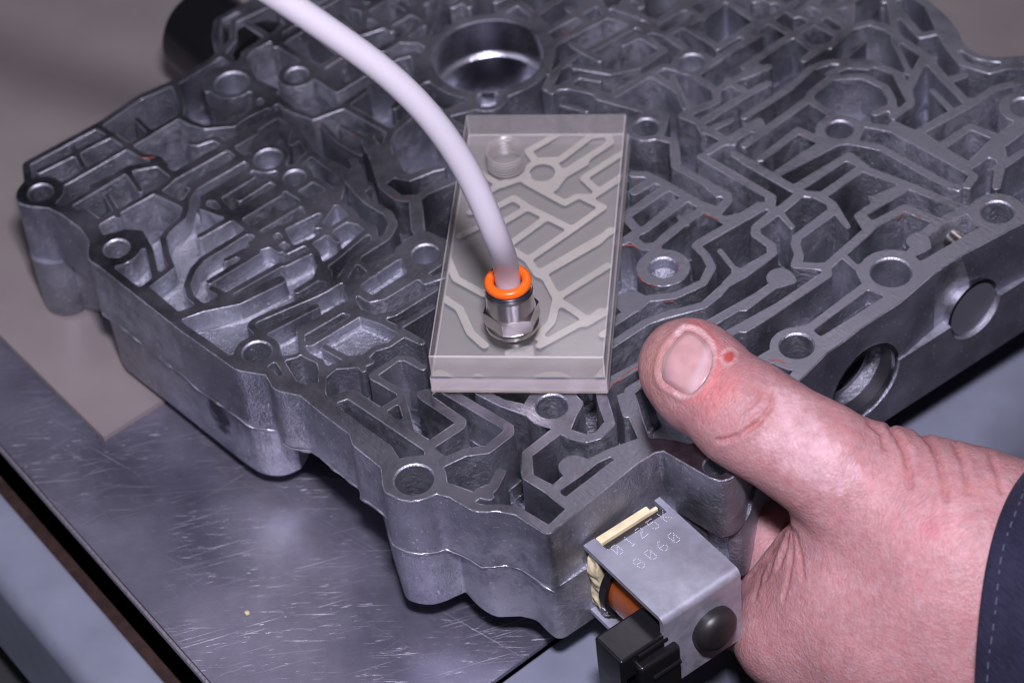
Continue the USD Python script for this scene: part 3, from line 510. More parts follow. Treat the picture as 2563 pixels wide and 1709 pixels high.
s0 = pw(np.array((259., 1093.)), SHEET_T); s1 = pw(np.array((0., 838.)), SHEET_T); s2 = pw(np.array((408., 1000.)), SHEET_T)
d1 = (s1 - s0) / np.linalg.norm(s1 - s0); d2 = (s2 - s0) / np.linalg.norm(s2 - s0)
bs = thing('beige_sheet', 'smooth beige plastic sheet lying on the steel table under the valve body', 'plastic sheet', s0)
part(bs, 'sheet', slab([s0, s0 + d1 * 1.3, s0 + d1 * 1.3 + d2 * 1.3, s0 + d2 * 1.3 - d1 * .45, s0 + d2 * .14], .0002, SHEET_T), M['beige'], smooth=False)

cr = trimesh.creation.icosphere(2, .0008); cv = np.array(cr.vertices) * (1 + .5 * (meshkit.noise(np.array(cr.vertices) * 1500, 4)[:, None] - .5)); cv[:, 2] *= .6
cp = pw(np.array((619., 1536.))); M['crumb'] = simple('pale_crumb', (.55, .50, .26), .7)
cth = thing('crumb', 'tiny pale yellow crumb lying alone on the scratched steel table', 'crumb', cp)
part(cth, 'body', tm(cv + cp + [0, 0, .0006], cr.faces), M['crumb'], smooth=True)

# ------------------------------------------------------------------ clear test block with hose
pt = T('s', '1053,892 1492,894 1585,285 1183,287', 0, .0138)
ctr = pt.mean(0); ex = (pt[1] - pt[0] + pt[2] - pt[3]) / 2; W_ = np.linalg.norm(ex); ex /= W_; ey = np.array([-ex[1], ex[0]]); H_ = np.linalg.norm((pt[3] - pt[0] + pt[2] - pt[1]) / 2)
print('block', W_, H_)
def PL(q): q = np.asarray(q, float); return np.c_[ctr + q[:, :1] * ex + q[:, 1:2] * ey, q[:, 2]]     # block coordinates (mm, from its centre)
PW = lambda q: b2w(PL(q) / 1000)
def blockxy(px, z): return (lambda d: (float(d @ ex), float(d @ ey)))(pb(np.asarray(px, float), z / 1000)[:2] * 1000 - ctr)
blk = thing('clear_test_block', 'thick clear acrylic block with two ports pressed on the valve body, rubber pad under it', 'acrylic block', PW([[0, 0, .1]])[0])
def clear(name, tint, milk, milk_col, rough=.04):
    return mat(name, {'t': ('transparent_bsdf', {'color': tint}), 'd': ('diffuse_bsdf', {'color': milk_col}), 'm': ('mix_closure', {'fac': milk}), 'gl': ('glossy_bsdf', {'color': (1, 1, 1), 'roughness': rough}), 'f': ('fresnel', {'IOR': 1.45}), 'gg': ('geometry', {}), 'bf': ('math', {'math_type': 'subtract', 'value1': 1.0}), 'ff': ('math', {'math_type': 'multiply'}), 'o': ('mix_closure', {})},
        [('t.BSDF', 'm.closure1'), ('d.BSDF', 'm.closure2'), ('m.closure', 'o.closure1'), ('gl.BSDF', 'o.closure2'), ('f.fac', 'ff.value1'), ('gg.backfacing', 'bf.value2'), ('bf.value', 'ff.value2'), ('ff.value', 'o.fac')], surface='o.closure')
M['acrylic'] = clear('clear_acrylic', (.98, .98, .968), .03, (.7, .68, .64))
M['sawn'] = clear('sawn_acrylic_edge', (.95, .93, .90), .30, (.62, .57, .56), .25)
M['thread'] = clear('threaded_acrylic', (.97, .96, .94), .06, (.8, .75, .72), .35)
M['turn'] = simple('cut_thread', (.33, .31, .31), .5)
M['pad'] = mat('rubber_pad', {'t': ('transparent_bsdf', {'color': (.97, .965, .95)}), 'd': ('diffuse_bsdf', {'color': (.35, .365, .42)}), 'm': ('mix_closure', {'fac': .27})}, [('t.BSDF', 'm.closure1'), ('d.BSDF', 'm.closure2')], surface='m.closure')
M['padedge'] = clear('rubber_pad_edge', (.9, .88, .84), .55, (.44, .40, .36), .3)
M['padside'] = clear('milky_pad_side', (.95, .92, .90), .72, (.56, .50, .51), .3)
M['print'] = simple('rib_pattern_layer', (.60, .56, .50), .6, bump=(500, .1, .0003), spots=(50, .12))
hx, hy = W_ / 2, H_ / 2
fx, fy = blockxy((1284, 812), 13.8); tx, ty = blockxy((1264, 374), 13.8)
outer = m3.Manifold.batch_hull([m3.Manifold.sphere(.45, 12).translate((x, y, z)) for x in (-hx + .45, hx - .45) for y in (-hy + .45, hy - .45) for z in (6.2, 13.35)])
th = m3.Manifold.cylinder(8, 5.2, 5.2, 40).translate((tx, ty, 7.0)) + m3.Manifold.cylinder(.8, 5.2, 6.0, 40).translate((tx, ty, 13.25))
for i in range(6):
    th += m3.Manifold.cylinder(.45, 5.2, 5.75, 40).translate((tx, ty, 7.3 + i * 1.0)) + m3.Manifold.cylinder(.45, 5.75, 5.2, 40).translate((tx, ty, 7.75 + i * 1.0))
th2 = m3.Manifold.cylinder(9.5, 5.0, 5.0, 40).translate((fx, fy, 5.4))
blockm = man2tm(outer - th); fnb = blockm.face_normals; cb = blockm.triangles_center
side = (np.abs(fnb[:, 2]) < .6) & ((np.abs(cb[:, 0]) > hx - .5) | (np.abs(cb[:, 1]) > hy - .5))
inner = (np.hypot(cb[:, 0] - tx, cb[:, 1] - ty) < 6.1) & (cb[:, 2] < 13.78)
bev = ((np.abs(cb[:, 0]) > hx - .5) | (np.abs(cb[:, 1]) > hy - .5)) & (np.abs(fnb).max(1) < .985)
M['bevel'] = clear('edge_glint_acrylic', (.97, .96, .94), .36, (.78, .75, .73), .2)  # whitened bevels: the edge glint is put into the milk colour
for nm, msk, mt in (('block', ~side & ~inner & ~bev, 'acrylic'), ('sawn_edge', side & ~bev, 'sawn'), ('glint_bevel', bev, 'bevel'), ('threaded_port', inner, 'thread')):
    q = tm(blockm.vertices, blockm.faces[msk]); q.remove_unreferenced_vertices(); part(blk, nm, xf(q, PW), M[mt], smooth=25)
for i in range(6):
    t_ = np.linspace(0, 2 * math.pi, 49)[:-1]
    part(blk, 'thread_turn', xf(tube(np.c_[tx + 5.5 * np.cos(t_), ty + 5.5 * np.sin(t_), np.full(48, 8.0 + i)], .13 if i < 5 else .2, 6, closed=True), PW), M['turn'], smooth=60)
padm = man2tm(m3.Manifold.batch_hull([m3.Manifold.sphere(.3, 10).translate((x, y, z)) for x in (-hx - .1, hx + .1) for y in (-hy - .1, hy + .1) for z in (.42, 5.4)]))
lip = rbox(-hx - .55, -hy - .55, .06, hx + .55, hy + .55, 1.7, .5, 10)
part(blk, 'pad_lip', xf(lip, PW), M['padedge'], smooth=40)
ps = np.abs(padm.face_normals[:, 2]) < .7
for nm, msk, mt in (('pad', padm.face_normals[:, 2] >= .7, 'pad'), ('pad_side', ps, 'padside')):
    q = tm(padm.vertices, padm.faces[msk]); q.remove_unreferenced_vertices(); part(blk, nm, xf(q, PW), M[mt], smooth=40)
rect = sg.Polygon([tuple(ctr + sx * (hx - .3) * ex + sy * (hy - .3) * ey) for sx, sy in ((-1, -1), (1, -1), (1, 1), (-1, 1))])
touch = walls.intersection(rect).buffer(-.1).simplify(.05)
tp = cat(*[trimesh.creation.extrude_polygon(g, .012, engine='earcut') for g in getattr(touch, 'geoms', [touch]) if g.geom_type == 'Polygon' and g.area > .3]); tp.apply_translation((0, 0, 5.675))
part(blk, 'raised_rib_pattern', xf(tp, B2W), M['print'], smooth=False)  # ribs copied as an added pale layer, lifted to their refracted height

M['nickel'] = simple('nickel_plate', (.64, .61, .58), .27, 1.0, bump=(400, .05, .0002))
M['orange'] = simple('orange_plastic', (.90, .13, .008), .3, spots=(120, .06), subsurface_weight=.15, subsurface_radius=(1, .4, .1), subsurface_scale=.001)
M['navy_plastic'] = simple('dark_blue_plastic', (.02, .024, .045), .35)
M['hose'] = simple('white_hose', (.50, .475, .52), .34, bump=(120, .06, .0004), spots=(25, .03), subsurface_weight=.12, subsurface_radius=(1, .9, .9), subsurface_scale=.002)
M['hose_in'] = M['black']
M['stub'] = simple('oily_thread', (.05, .04, .04), .35, .6)
fit = thing('hose_fitting', 'nickel hex push-in fitting with orange release ring screwed into the clear block', 'hose fitting', PW([[fx, fy, 13.9]])[0])
FW = lambda q: PW(np.asarray(q) + [fx, fy, 13.85])
part(fit, 'flange', xf(lathe([(5, 0), (6.9, 0), (7.3, .5), (7.3, 1.6), (7.0, 2.1), (5, 2.1)]), FW), M['nickel'], smooth=25)
hexm = m3.Manifold.cylinder(4.9, 7.75, 7.75, 6).rotate((0, 0, 17)) ^ m3.Manifold.revolve(m3.CrossSection([np.array([(0, 0), (6.9, 0), (8.3, .8), (8.3, 4.1), (6.7, 4.9), (0, 4.9)])]), 64)
part(fit, 'hex_nut', xf(man2tm(hexm.translate((0, 0, 2.1))), FW), M['nickel'], smooth=25)
part(fit, 'body', xf(lathe([(4.6, 7.0), (6.35, 7.0), (6.5, 7.2), (6.5, 13.0), (6.2, 13.5), (5.8, 13.5), (4.6, 12)]), FW), M['nickel'], smooth=25)
part(fit, 'collar', xf(lathe([(4.2, 12.2), (5.75, 12.2), (5.75, 14.4), (5.4, 14.7), (4.2, 14.7)]), FW), M['navy_plastic'], smooth=25)
rp = [(5.0 + 1.35 * math.cos(t) , 16.1 + 1.25 * math.sin(t)) for t in np.linspace(0, 2 * math.pi, 14)[:-1]]
part(fit, 'release_ring', xf(lathe([(3.75, 14.9), (5.8, 14.9), (6.3, 15.5), (6.4, 16.4), (6.0, 17.2), (5.2, 17.5), (4.3, 17.3), (3.75, 16.6)]), FW), M['orange'], smooth=50)
part(fit, 'thread', xf(lathe([(2, -2.4)] + [(4.9 - .4 * (i % 2), -2.4 + i * .15) for i in range(17)] + [(2, 0)], 32), FW), M['stub'], smooth=False)
# hose: out of the ring, then up and away to the upper left, towards the viewer
base = w2cam(FW([[0, 0, 12.5]]))[0]; tip = w2cam(FW([[0, 0, 19.0]]))[0]
def at(px, depth): r_ = ray(np.asarray(px, float)); return r_ * (depth / r_[2])
hp = [base, tip, at((1245, 600), .671), at((1190, 470), .660), at((1105, 330), .650), at((985, 200), .640), at((840, 90), .631), at((680, -18), .622), at((480, -140), .612), at((200, -290), .60), at((-200, -480), .585)]
hose = thing('air_hose', 'white plastic air hose curving up from the orange ring', 'hose', cam2w(base))
part(hose, 'tube', tube(cam2w(spline(hp, 120)), .00345, 28), M['hose'], smooth=60)
# ------------------------------------------------------------------ solenoid in the front recess
zt = -13.0
sb = T('s', '1460,1364 1638,1248 1859,1415 1686,1525', 0, zt / 1000)
us = ((sb[1] - sb[0]) + (sb[2] - sb[3])) / 2; SW = np.linalg.norm(us); us /= SW; vs = np.array([us[1], -us[0]]); SD = float(((sb[3] - sb[0]) + (sb[2] - sb[1])) @ vs / 2)
so0 = sb[0]
SW += 2.2; SD += .8
print('solenoid', SW, SD, us, vs)
def SP(q): q = np.asarray(q, float); return np.c_[so0 + q[:, :1] * us + q[:, 1:2] * vs, zt + q[:, 2]]
SWd = lambda q: b2w(SP(q) / 1000)
sol = thing('solenoid', 'square solenoid with zinc bracket, copper coil and black connector in the front recess', 'solenoid', SWd([[SW / 2, SD / 2, -26]])[0])
M['zinc'] = cast_metal('zinc_plate', (.36, .37, .43), .42, .62, (.12, .0003), 500.0, fleck=.03, blotch=.3)
M['cream'] = simple('cream_plastic', (.66, .58, .36), .45, bump=(250, .35, .001), spots=(130, .25))
M['coil'] = simple('copper_coil', (.22, .05, .009), .28, bump=(60, .05, .001), spots=(60, .3), coat_weight=.6, coat_roughness=.15)
M['greybar'] = simple('grey_steel_bar', (.16, .15, .15), .4, 1.0, bump=(300, .3, .0004))
BH = 28.0; TH = 1.5; RB = 2.2
# bracket: top plate with a notch, bend, front plate and bottom plate (u across, v outwards, w up)
n0, n1, nv = SW * .145, SW * .93, 5.4
topm = m3.Manifold.extrude(m3.CrossSection([np.array([(0, 0), (n0, 0), (n0, nv), (n1, nv), (n1, 0), (SW, 0), (SW, SD - RB), (0, SD - RB)])[::1]]), TH).translate((0, 0, -TH))
def strip(lo, hi):  # v-w section swept over u
    s = np.array(lo + hi[::-1]); cs = m3.CrossSection([s if sg.LinearRing(s).is_ccw else s[::-1]])
    return m3.Manifold.extrude(cs, SW)
arc = [(SD - RB + RB * math.sin(t), -RB + RB * math.cos(t)) for t in np.linspace(0, math.pi / 2, 9)]
arc2 = [(SD - RB + (RB - TH) * math.sin(t), -RB + (RB - TH) * math.cos(t)) for t in np.linspace(0, math.pi / 2, 9)]
prof_o = [(SD - RB - .01, 0)] + arc + [(SD, -BH)]; prof_i = [(SD - RB - .01, -TH)] + arc2 + [(SD - TH, -BH)]
bend = strip(prof_o, prof_i)              # x=v, y=w, z=u
bend = bend.transform(np.array([[0, 0, 1, 0], [1, 0, 0, 0], [0, 1, 0, 0]], float))
cutc = m3.Manifold.cylinder(8, 3, 3, 40).rotate((90, 0, 0)).translate((SW * .72, SD + 4, -15))
corner_cut = m3.Manifold.cube((4, 6, 4)).rotate((0, 45, 0)).translate((SW - 1.6, SD - 4, -BH + .2))
botm = m3.Manifold.cube((SW, SD - 1, TH)).translate((0, 0, -BH + .2))
bracket = man2tm(topm + bend - corner_cut + botm)
part(sol, 'bracket', xf(bracket, SWd), M['zinc'], smooth=35)
part(sol, 'cream_strip', xf(rbox(n0 + .1, .25, -3.0, n1 - 3.0, 2.7, .25, .2), SWd), M['cream'])
part(sol, 'cream_strip', xf(rbox(n1 - 3.1, 1.7, -3.0, n1 - .9, 2.75, -.1, .15), SWd), M['cream'])
part(sol, 'pole_bar', xf(rbox(n0 + .1, 2.9, -4.0, n1 - .15, 5.2, -.45, .5), SWd), M['greybar'])
vc = lambda r, h, v0, n=48: m3.Manifold.cylinder(h, r, r, n).rotate((-90, 0, 0)).translate((SW * .45, v0, -15.2))
part(sol, 'coil', xf(man2tm(vc(11.0, SD - 14, 8.5)), SWd), M['coil'], smooth=40)
part(sol, 'coil_flange', xf(man2tm(vc(12.4, 2.4, 6.2)), SWd), M['black'], smooth=40)
part(sol, 'coil_flange', xf(man2tm(vc(12.4, 2.0, SD - 5.5)), SWd), M['black'], smooth=40)
# lumpy cream moulding between casting and coil
cm = m3.Manifold.batch_hull([m3.Manifold.sphere(.7, 12).translate((x, y, z)) for x in (1.0, 5.5) for y in (.9, 4.6) for z in (-3.2, -25)]).refine_to_length(.6)
cmt = man2tm(cm); vv = np.array(cmt.vertices); vv[:, 0] -= 2.2 * (meshkit.fbm(vv * .38, 3, 5) - .5) + .6 * np.sin(vv[:, 2] * .5); vv[:, 0] += np.clip((-16 - vv[:, 2]) * .16, 0, 2)
part(sol, 'cream_moulding', xf(tm(vv, cmt.faces), SWd), M['cream'], smooth=True)
part(sol, 'back_plate', xf(rbox(2, .1, -25.5, SW - 1, .8, -4, .2), SWd), M['greybar'])
part(sol, 'terminal', xf(tube(np.array([[1.2, 7.4, -22.5], [1.6, 5.0, -25], [3, 3, -26.2], [5, 2, -26.5]]), .7, 12), SWd), M['nickel'], smooth=60)
part(sol, 'terminal', xf(rbox(.2, 4.6, -23.6, 2.6, 7.2, -21.2, .5), SWd), M['nickel'])
# black connector housing hanging out of the open side
cb_ = m3.Manifold.batch_hull([m3.Manifold.sphere(.8, 12).translate((x, y, z)) for x in (-13.2, 1.2) for y in (SD - 10.6, SD - 1.0) for z in (-6.8, -46)])
cb_ -= m3.Manifold.cube((11, 6, 30)).translate((-12.6, SD - 2.4, -44))
part(sol, 'connector', xf(man2tm(cb_), SWd), M['black'], smooth=35)
for x0_, x1_, v_, z_ in [(-8.5, 1.0, SD - .6, -8.0), (-6.0, 3.0, SD + 2.0, -16.5), (-8.6, 3.0, SD + 2.0, -27.0)]:
    part(sol, 'connector_rib', xf(tube(np.array([[x0_, v_, z_], [x1_, v_, z_]]), 1.0, 14), SWd), M['black'], smooth=60)
part(sol, 'connector_latch', xf(rbox(-9.6, SD - 1.8, -46, 3.6, SD + 2.4, -10.5, 1.2), SWd), M['black'], smooth=40)
M['rubber'] = simple('black_rubber', (.014, .013, .013), .42, bump=(90, .25, .0008))
plug = m3.Manifold.revolve(m3.CrossSection([np.array([(0, -1), (6.4, -1), (6.7, 1.2), (6.4, 2.8), (5.0, 4.2), (3.6, 4.6), (0, 4.7)])]), 48).rotate((-90, 0, 0)).translate((SW * .60, SD, -14.5))
part(sol, 'rubber_plug', xf(man2tm(plug), SWd), M['rubber'], smooth=40)
# punched dot characters on the top plate
DOT = {'0': '01110 10001 10011 10101 11001 10001 01110', '1': '00100 01100 00100 00100 00100 00100 01110', '2': '01110 10001 00001 00110 01000 10000 11111', '5': '11111 10000 11110 00001 00001 10001 01110',
       'K': '10001 10010 10100 11000 10100 10010 10001', '8': '01110 10001 10001 01110 10001 10001 01110', '6': '00110 01000 10000 11110 10001 10001 01110'}
M['dots'] = simple('punched_dots', (.66, .68, .76), .35, .3)
def s_at(px): q = (pb(np.asarray(px, float), zt / 1000)[:2] * 1000 - so0); return np.array([q @ us, q @ vs])
def row_of(text, p0, p1, h):
    a, b = s_at(p0), s_at(p1); dr = (b - a) / (len(text) - 1); un = dr / np.linalg.norm(dr); dn = np.array([-un[1], un[0]]); dn = dn if dn[1] > 0 else -dn
    out = []
    for i, ch in enumerate(text):
        for r_, bits in enumerate(DOT[ch].split()):
            for c_, bit in enumerate(bits):
                if bit == '1':
                    q = a + dr * i + un * (c_ - 2) * h / 7.5 + dn * (r_ - 3) * h / 6
                    s_ = trimesh.creation.icosphere(1, .15); s_.apply_scale((1, 1, .5)); s_.apply_translation((*q, .01)); out.append(s_)
    return cat(*out)
z7 = lambda x, y: (1440 + x / 7.35, 1240 + y / 7.35)
part(sol, 'stamped_number', xf(row_of('0125K', z7(770, 990), z7(1640, 370), 3.4), SWd), M['dots'], smooth=True)
part(sol, 'stamped_number', xf(row_of('8060', z7(1170, 1240), z7(1810, 770), 3.4), SWd), M['dots'], smooth=True)

# ------------------------------------------------------------------ the hand
def jp(x, y, z): return pz_cam(np.array((float(x), float(y))), z / 1000) * 1000
def cone_d(P, a, b, ra, rb):
    ab = b - a; t = np.clip((P - a) @ ab / (ab @ ab), 0, 1); return np.linalg.norm(P - a - t[:, None] * ab, axis=1) - (ra + (rb - ra) * t)
def smin(a, b, k): h = np.clip(.5 + .5 * (b - a) / k, 0, 1); return b + (a - b) * h - k * h * (1 - h)
BONES = [  # (joint, joint, radii, blend)
    ((1719, 916, 11.5), (1752, 948, 11.5), 12.9, 13.2, 6), ((1752, 948, 11.5), (1864, 1033, 12), 13.0, 13.5, 5), ((1864, 1033, 12), (1960, 1094, 9), 13.5, 12.9, 5), ((1960, 1094, 9), (2062, 1158, 5), 13.0, 13.9, 6), ((2062, 1158, 5), (2215, 1270, -9), 13.9, 19.6, 6), ((2215, 1270, -9), (2400, 1388, -16), 19.6, 27, 8), ((2400, 1388, -16), (2620, 1490, -22), 27, 30, 10),
    ((2230, 1310, -16), (2180, 1450, -30), 18, 20.5, 8), ((2180, 1450, -30), (2040, 1560, -42), 20, 16.0, 9), ((2140, 1480, -32), (2240, 1570, -36), 21, 24, 12), ((2240, 1570, -36), (2430, 1590, -34), 24, 28, 12), ((2040, 1560, -42), (1960, 1590, -46), 16, 13.5, 9), ((2240, 1590, -40), (2060, 1640, -48), 18, 13, 10),
    ((2430, 1500, -30), (2650, 1580, -34), 29, 32, 12), ((2080, 1330, -14), (2060, 1450, -32), 8.5, 12, 6), ((2006, 1345, -24), (1915, 1480, -42), 3.6, 6.5, 4)]
FING = [[(1965, 1470, -50, 10.5), (1925, 1345, -46, 9.0), (1850, 1275, -52, 8.2), (1700, 1150, -57, 7.0)], [(1950, 1560, -56, 11), (1870, 1440, -60, 9.2), (1730, 1330, -61, 8.2), (1630, 1270, -60, 7.2)],
        [(1970, 1610, -60, 11), (1870, 1530, -64, 9), (1740, 1450, -66, 8), (1650, 1400, -65, 7)], [(2060, 1640, -60, 10), (1960, 1610, -66, 8), (1860, 1570, -70, 7), (1790, 1530, -70, 6.2)]]
def hand_d(P):
    d = None
    for a, b, ra, rb, k in BONES:
        e = cone_d(P, jp(*a), jp(*b), ra, rb); d = e if d is None else smin(d, e, k)
    for fg in FING:
        f_ = None
        for p, q in zip(fg, fg[1:]):
            e = cone_d(P, jp(*p[:3]), jp(*q[:3]), p[3], q[3]); f_ = e if f_ is None else smin(f_, e, 2.5)
        d = smin(d, f_, 4)
    return d
def surface_net(fn, lo, hi, h):
    n = np.ceil((hi - lo) / h).astype(int) + 1
    ax = [lo[i] + h * np.arange(n[i]) for i in range(3)]
    G = np.empty(n)
    for i in range(n[0]):
        yy, zz = np.meshgrid(ax[1], ax[2], indexing='ij'); P = np.stack([np.full(yy.size, ax[0][i]), yy.ravel(), zz.ravel()], 1); G[i] = fn(P).reshape(n[1], n[2])
    S = G < 0; c = np.stack([S[a:n[0] - 1 + a, b:n[1] - 1 + b, e:n[2] - 1 + e] for a in (0, 1) for b in (0, 1) for e in (0, 1)], 0)
    act = c.any(0) & ~c.all(0); ids = np.full(act.shape, -1); I = np.argwhere(act); ids[act] = np.arange(len(I))
    pos = np.zeros((len(I), 3)); cnt = np.zeros(len(I))
    for axis in range(3):
        o = [k for k in range(3) if k != axis]
        for b in (0, 1):
            for e in (0, 1):
                off_ = np.zeros(3, int); off_[o[0]] = b; off_[o[1]] = e; o2 = off_.copy(); o2[axis] = 1
                g0 = G[tuple((I + off_).T)]; g1 = G[tuple((I + o2).T)]; m = (g0 < 0) != (g1 < 0)
                t = np.where(m, g0 / np.where(m, g0 - g1, 1), 0); p = I + off_; p = p.astype(float); p[:, axis] += t
                pos[m] += p[m]; cnt[m] += 1
    V = lo + h * pos / cnt[:, None]; Fq = []
    for axis in range(3):
        o = [(axis + 1) % 3, (axis + 2) % 3]
        sl0 = [slice(None)] * 3; sl1 = [slice(None)] * 3; sl0[axis] = slice(0, -1); sl1[axis] = slice(1, None)
        A0, A1 = S[tuple(sl0)], S[tuple(sl1)]
        E = np.argwhere(A0 != A1); E = E[(E[:, o[0]] > 0) & (E[:, o[1]] > 0) & (E[:, o[0]] < n[o[0]] - 1) & (E[:, o[1]] < n[o[1]] - 1)]
        d0 = np.zeros(3, int); d0[o[0]] = 1; d1_ = np.zeros(3, int); d1_[o[1]] = 1
        q = np.stack([ids[tuple((E - d0 - d1_).T)], ids[tuple((E - d1_).T)], ids[tuple(E.T)], ids[tuple((E - d0).T)]], 1)
        flip = ~A0[tuple(E.T)]; q[flip] = q[flip][:, ::-1]; Fq.append(q)
    Fq = np.vstack(Fq); f = np.vstack([Fq[:, [0, 1, 2]], Fq[:, [0, 2, 3]]])
    return tm(V, f)
allp = np.array([jp(*b[:3]) for a, b, *_ in BONES] + [jp(*a) for a, *_ in BONES] + [jp(*p[:3]) for fg in FING for p in fg])
hand = surface_net(hand_d, allp.min(0) - 36, allp.max(0) + 36, .9)
big = max(hand.split(only_watertight=False), key=lambda q: len(q.faces)); hand = big
trimesh.smoothing.filter_taubin(hand, iterations=6)
V = np.array(hand.vertices); N = np.array(hand.vertex_normals)
if (N * (V - V.mean(0))).sum() < 0: hand.invert(); N = -N
px = np.stack([CX + F * V[:, 0] / V[:, 2], CY + F * V[:, 1] / V[:, 2]], 1)
facing = -(N * V).sum(1) / np.linalg.norm(V, axis=1)
def dist_to(line): ls = sg.LineString(line); return shapely.distance(shapely.points(px), ls)
upper = facing > -.25
CREASE = [([(2228, 1068), (2248, 1096), (2266, 1130), (2275, 1170), (2278, 1215)], 1.5, 10), ([(2298, 1072), (2334, 1113), (2351, 1151), (2363, 1211), (2368, 1250)], 1.3, 10), ([(2388, 1108), (2414, 1163), (2425, 1230)], 1.0, 10), ([(2478, 1136), (2497, 1184), (2508, 1230)], .8, 10), ([(2175, 1060), (2206, 1085), (2214, 1120)], .8, 9),
          ([(1938, 985), (1930, 1015), (1905, 1050), (1866, 1078)], 1.2, 7), ([(1910, 976), (1895, 1000), (1872, 1022)], .8, 7), ([(1796, 1103), (1825, 1098), (1862, 1084), (1903, 1058)], 1.0, 7), ([(1925, 970), (1916, 1010), (1890, 1038)], .5, 5), ([(1880, 1000), (1868, 1022), (1846, 1042)], .35, 6), ([(1975, 1300), (1950, 1352), (1920, 1400), (1880, 1440)], .9, 7), ([(1975, 1310), (1965, 1370), (1945, 1420)], 1.2, 6),
          ([(1980, 1320), (1982, 1380), (1975, 1440), (1960, 1500)], .6, 6), ([(1988, 1330), (2004, 1390), (2012, 1450)], .5, 7), ([(1960, 1340), (1935, 1400), (1915, 1450)], .6, 5), ([(1930, 1385), (1905, 1440), (1890, 1500)], .5, 5)]
disp = np.zeros(len(V))
CREASE = [(l_, d_ * .85, w_ * .68) for l_, d_, w_ in CREASE]
for line, dep, w in CREASE:
    dd = dist_to(line); disp += np.where(upper, -dep * np.exp(-(dd / w) ** 2) + .22 * dep * np.exp(-((dd - 2.6 * w) / (1.6 * w)) ** 2), 0)
NAIL = [(1713, 826), (1734, 828), (1762, 846), (1779, 870), (1783, 892), (1776, 927), (1755, 962), (1734, 982), (1713, 986), (1685, 972), (1659, 953), (1654, 920), (1664, 885), (1687, 853)]
nailp = sg.Polygon(spline(NAIL + NAIL[:1], 60)); dn = shapely.distance(shapely.points(px), nailp.exterior); inn = shapely.contains_xy(nailp, px[:, 0], px[:, 1])
sd = np.where(inn, -dn, dn); nearnail = (sd < 60) & (facing > .05)
disp += np.where(nearnail, np.where(inn, -.55 * np.clip(dn / 12, 0, 1), 0) - .35 * np.exp(-(sd / 5) ** 2) + .5 * np.exp(-((sd - 11) / 8) ** 2), 0)
lump = meshkit.fbm(V / 17.0, 3, 2) - .5; disp += 1.3 * lump * (1 - .8 * np.exp(-(np.clip(sd, 0, None) / 60) ** 2)); disp += .08 * (meshkit.fbm(V / 3.2, 2, 9) - .5)
V2 = V + N * disp[:, None]
# skin tone: paler knuckles, redder creases and fingertip, dry white skin over the thumb joint
base = np.array((.405, .207, .208)); tone = np.repeat(base[None], len(V), 0)
nz = meshkit.fbm(V / 9.0, 4, 11); nz2 = meshkit.fbm(V / 2.2, 3, 12); nz3 = meshkit.fbm(V / 24.0, 3, 13)
tone *= (1 + .34 * (nz - .5) + .28 * (nz3 - .5))[:, None]; tone *= np.stack([1 + .10 * (nz2 - .5), 1 - .25 * (nz2 - .5), 1 - .25 * (nz2 - .5)], 1)
def blend(mask, color): 
    global tone
    tone = tone + (np.array(color) - tone) * np.clip(mask, 0, 1)[:, None]
dry = sg.Polygon([(1850, 905), (1930, 935), (2010, 985), (2062, 1018), (2066, 1060), (2085, 1095), (2140, 1150), (2158, 1200), (2100, 1245), (2030, 1235), (1970, 1190), (1900, 1130), (1880, 1090), (1935, 1050), (1930, 1000), (1880, 950)])
di = shapely.distance(shapely.points(px), dry); din = np.where(shapely.contains_xy(dry, px[:, 0], px[:, 1]), shapely.distance(shapely.points(px), dry.exterior), -di)
blend(np.where(facing > 0, np.clip((din + 60 * (nz - .5) + 35 * (nz2 - .5)) / 26, 0, 1) * (.05 + 1.1 * np.clip(nz2, 0, 1)), 0) * .62, (.60, .43, .46))
tip_ = np.exp(-((px[:, 0] - 1640) ** 2 / 50 ** 2 + (px[:, 1] - 900) ** 2 / 110 ** 2)); blend(.45 * tip_, (.40, .20, .15))
rim = np.exp(-((sd - 18) / 12) ** 2) * (px[:, 0] > 1720) * (facing > 0); blend(.55 * rim, (.62, .17, .17)); blend(.5 * np.exp(-((sd - 7) / 4) ** 2) * (facing > 0) * (px[:, 0] > 1690), (.74, .55, .53))
red = np.exp(-(((px[:, 0] - 1800) * .8 + (px[:, 1] - 985) * .6) / 34) ** 2 - (((px[:, 0] - 1800) * -.6 + (px[:, 1] - 985) * .8) / 80) ** 2); blend(.5 * red, (.58, .17, .16))
for line, dep, w in CREASE: blend(np.where(upper, .42 * min(1, dep) * np.exp(-(dist_to(line) / (w * .9)) ** 2), 0), (.36, .10, .085))
wn = np.hypot((px[:, 0] - 1825), (px[:, 1] - 892) * .95 + .2 * (px[:, 0] - 1825)) + 7 * (nz2 - .5); blend(np.where(facing > 0, np.clip((17 - wn) / 7, 0, 1) * .85, 0), (.45, .05, .045)); blend(np.where(facing > 0, .6 * np.exp(-((wn - 19) / 4) ** 2), 0), (.70, .42, .40))
sc_ = np.exp(-((px[:, 0] - 2330) ** 2 + (px[:, 1] - 1325) ** 2) / 26 ** 2); blend(.7 * sc_ * (facing > 0), (.42, .13, .15))
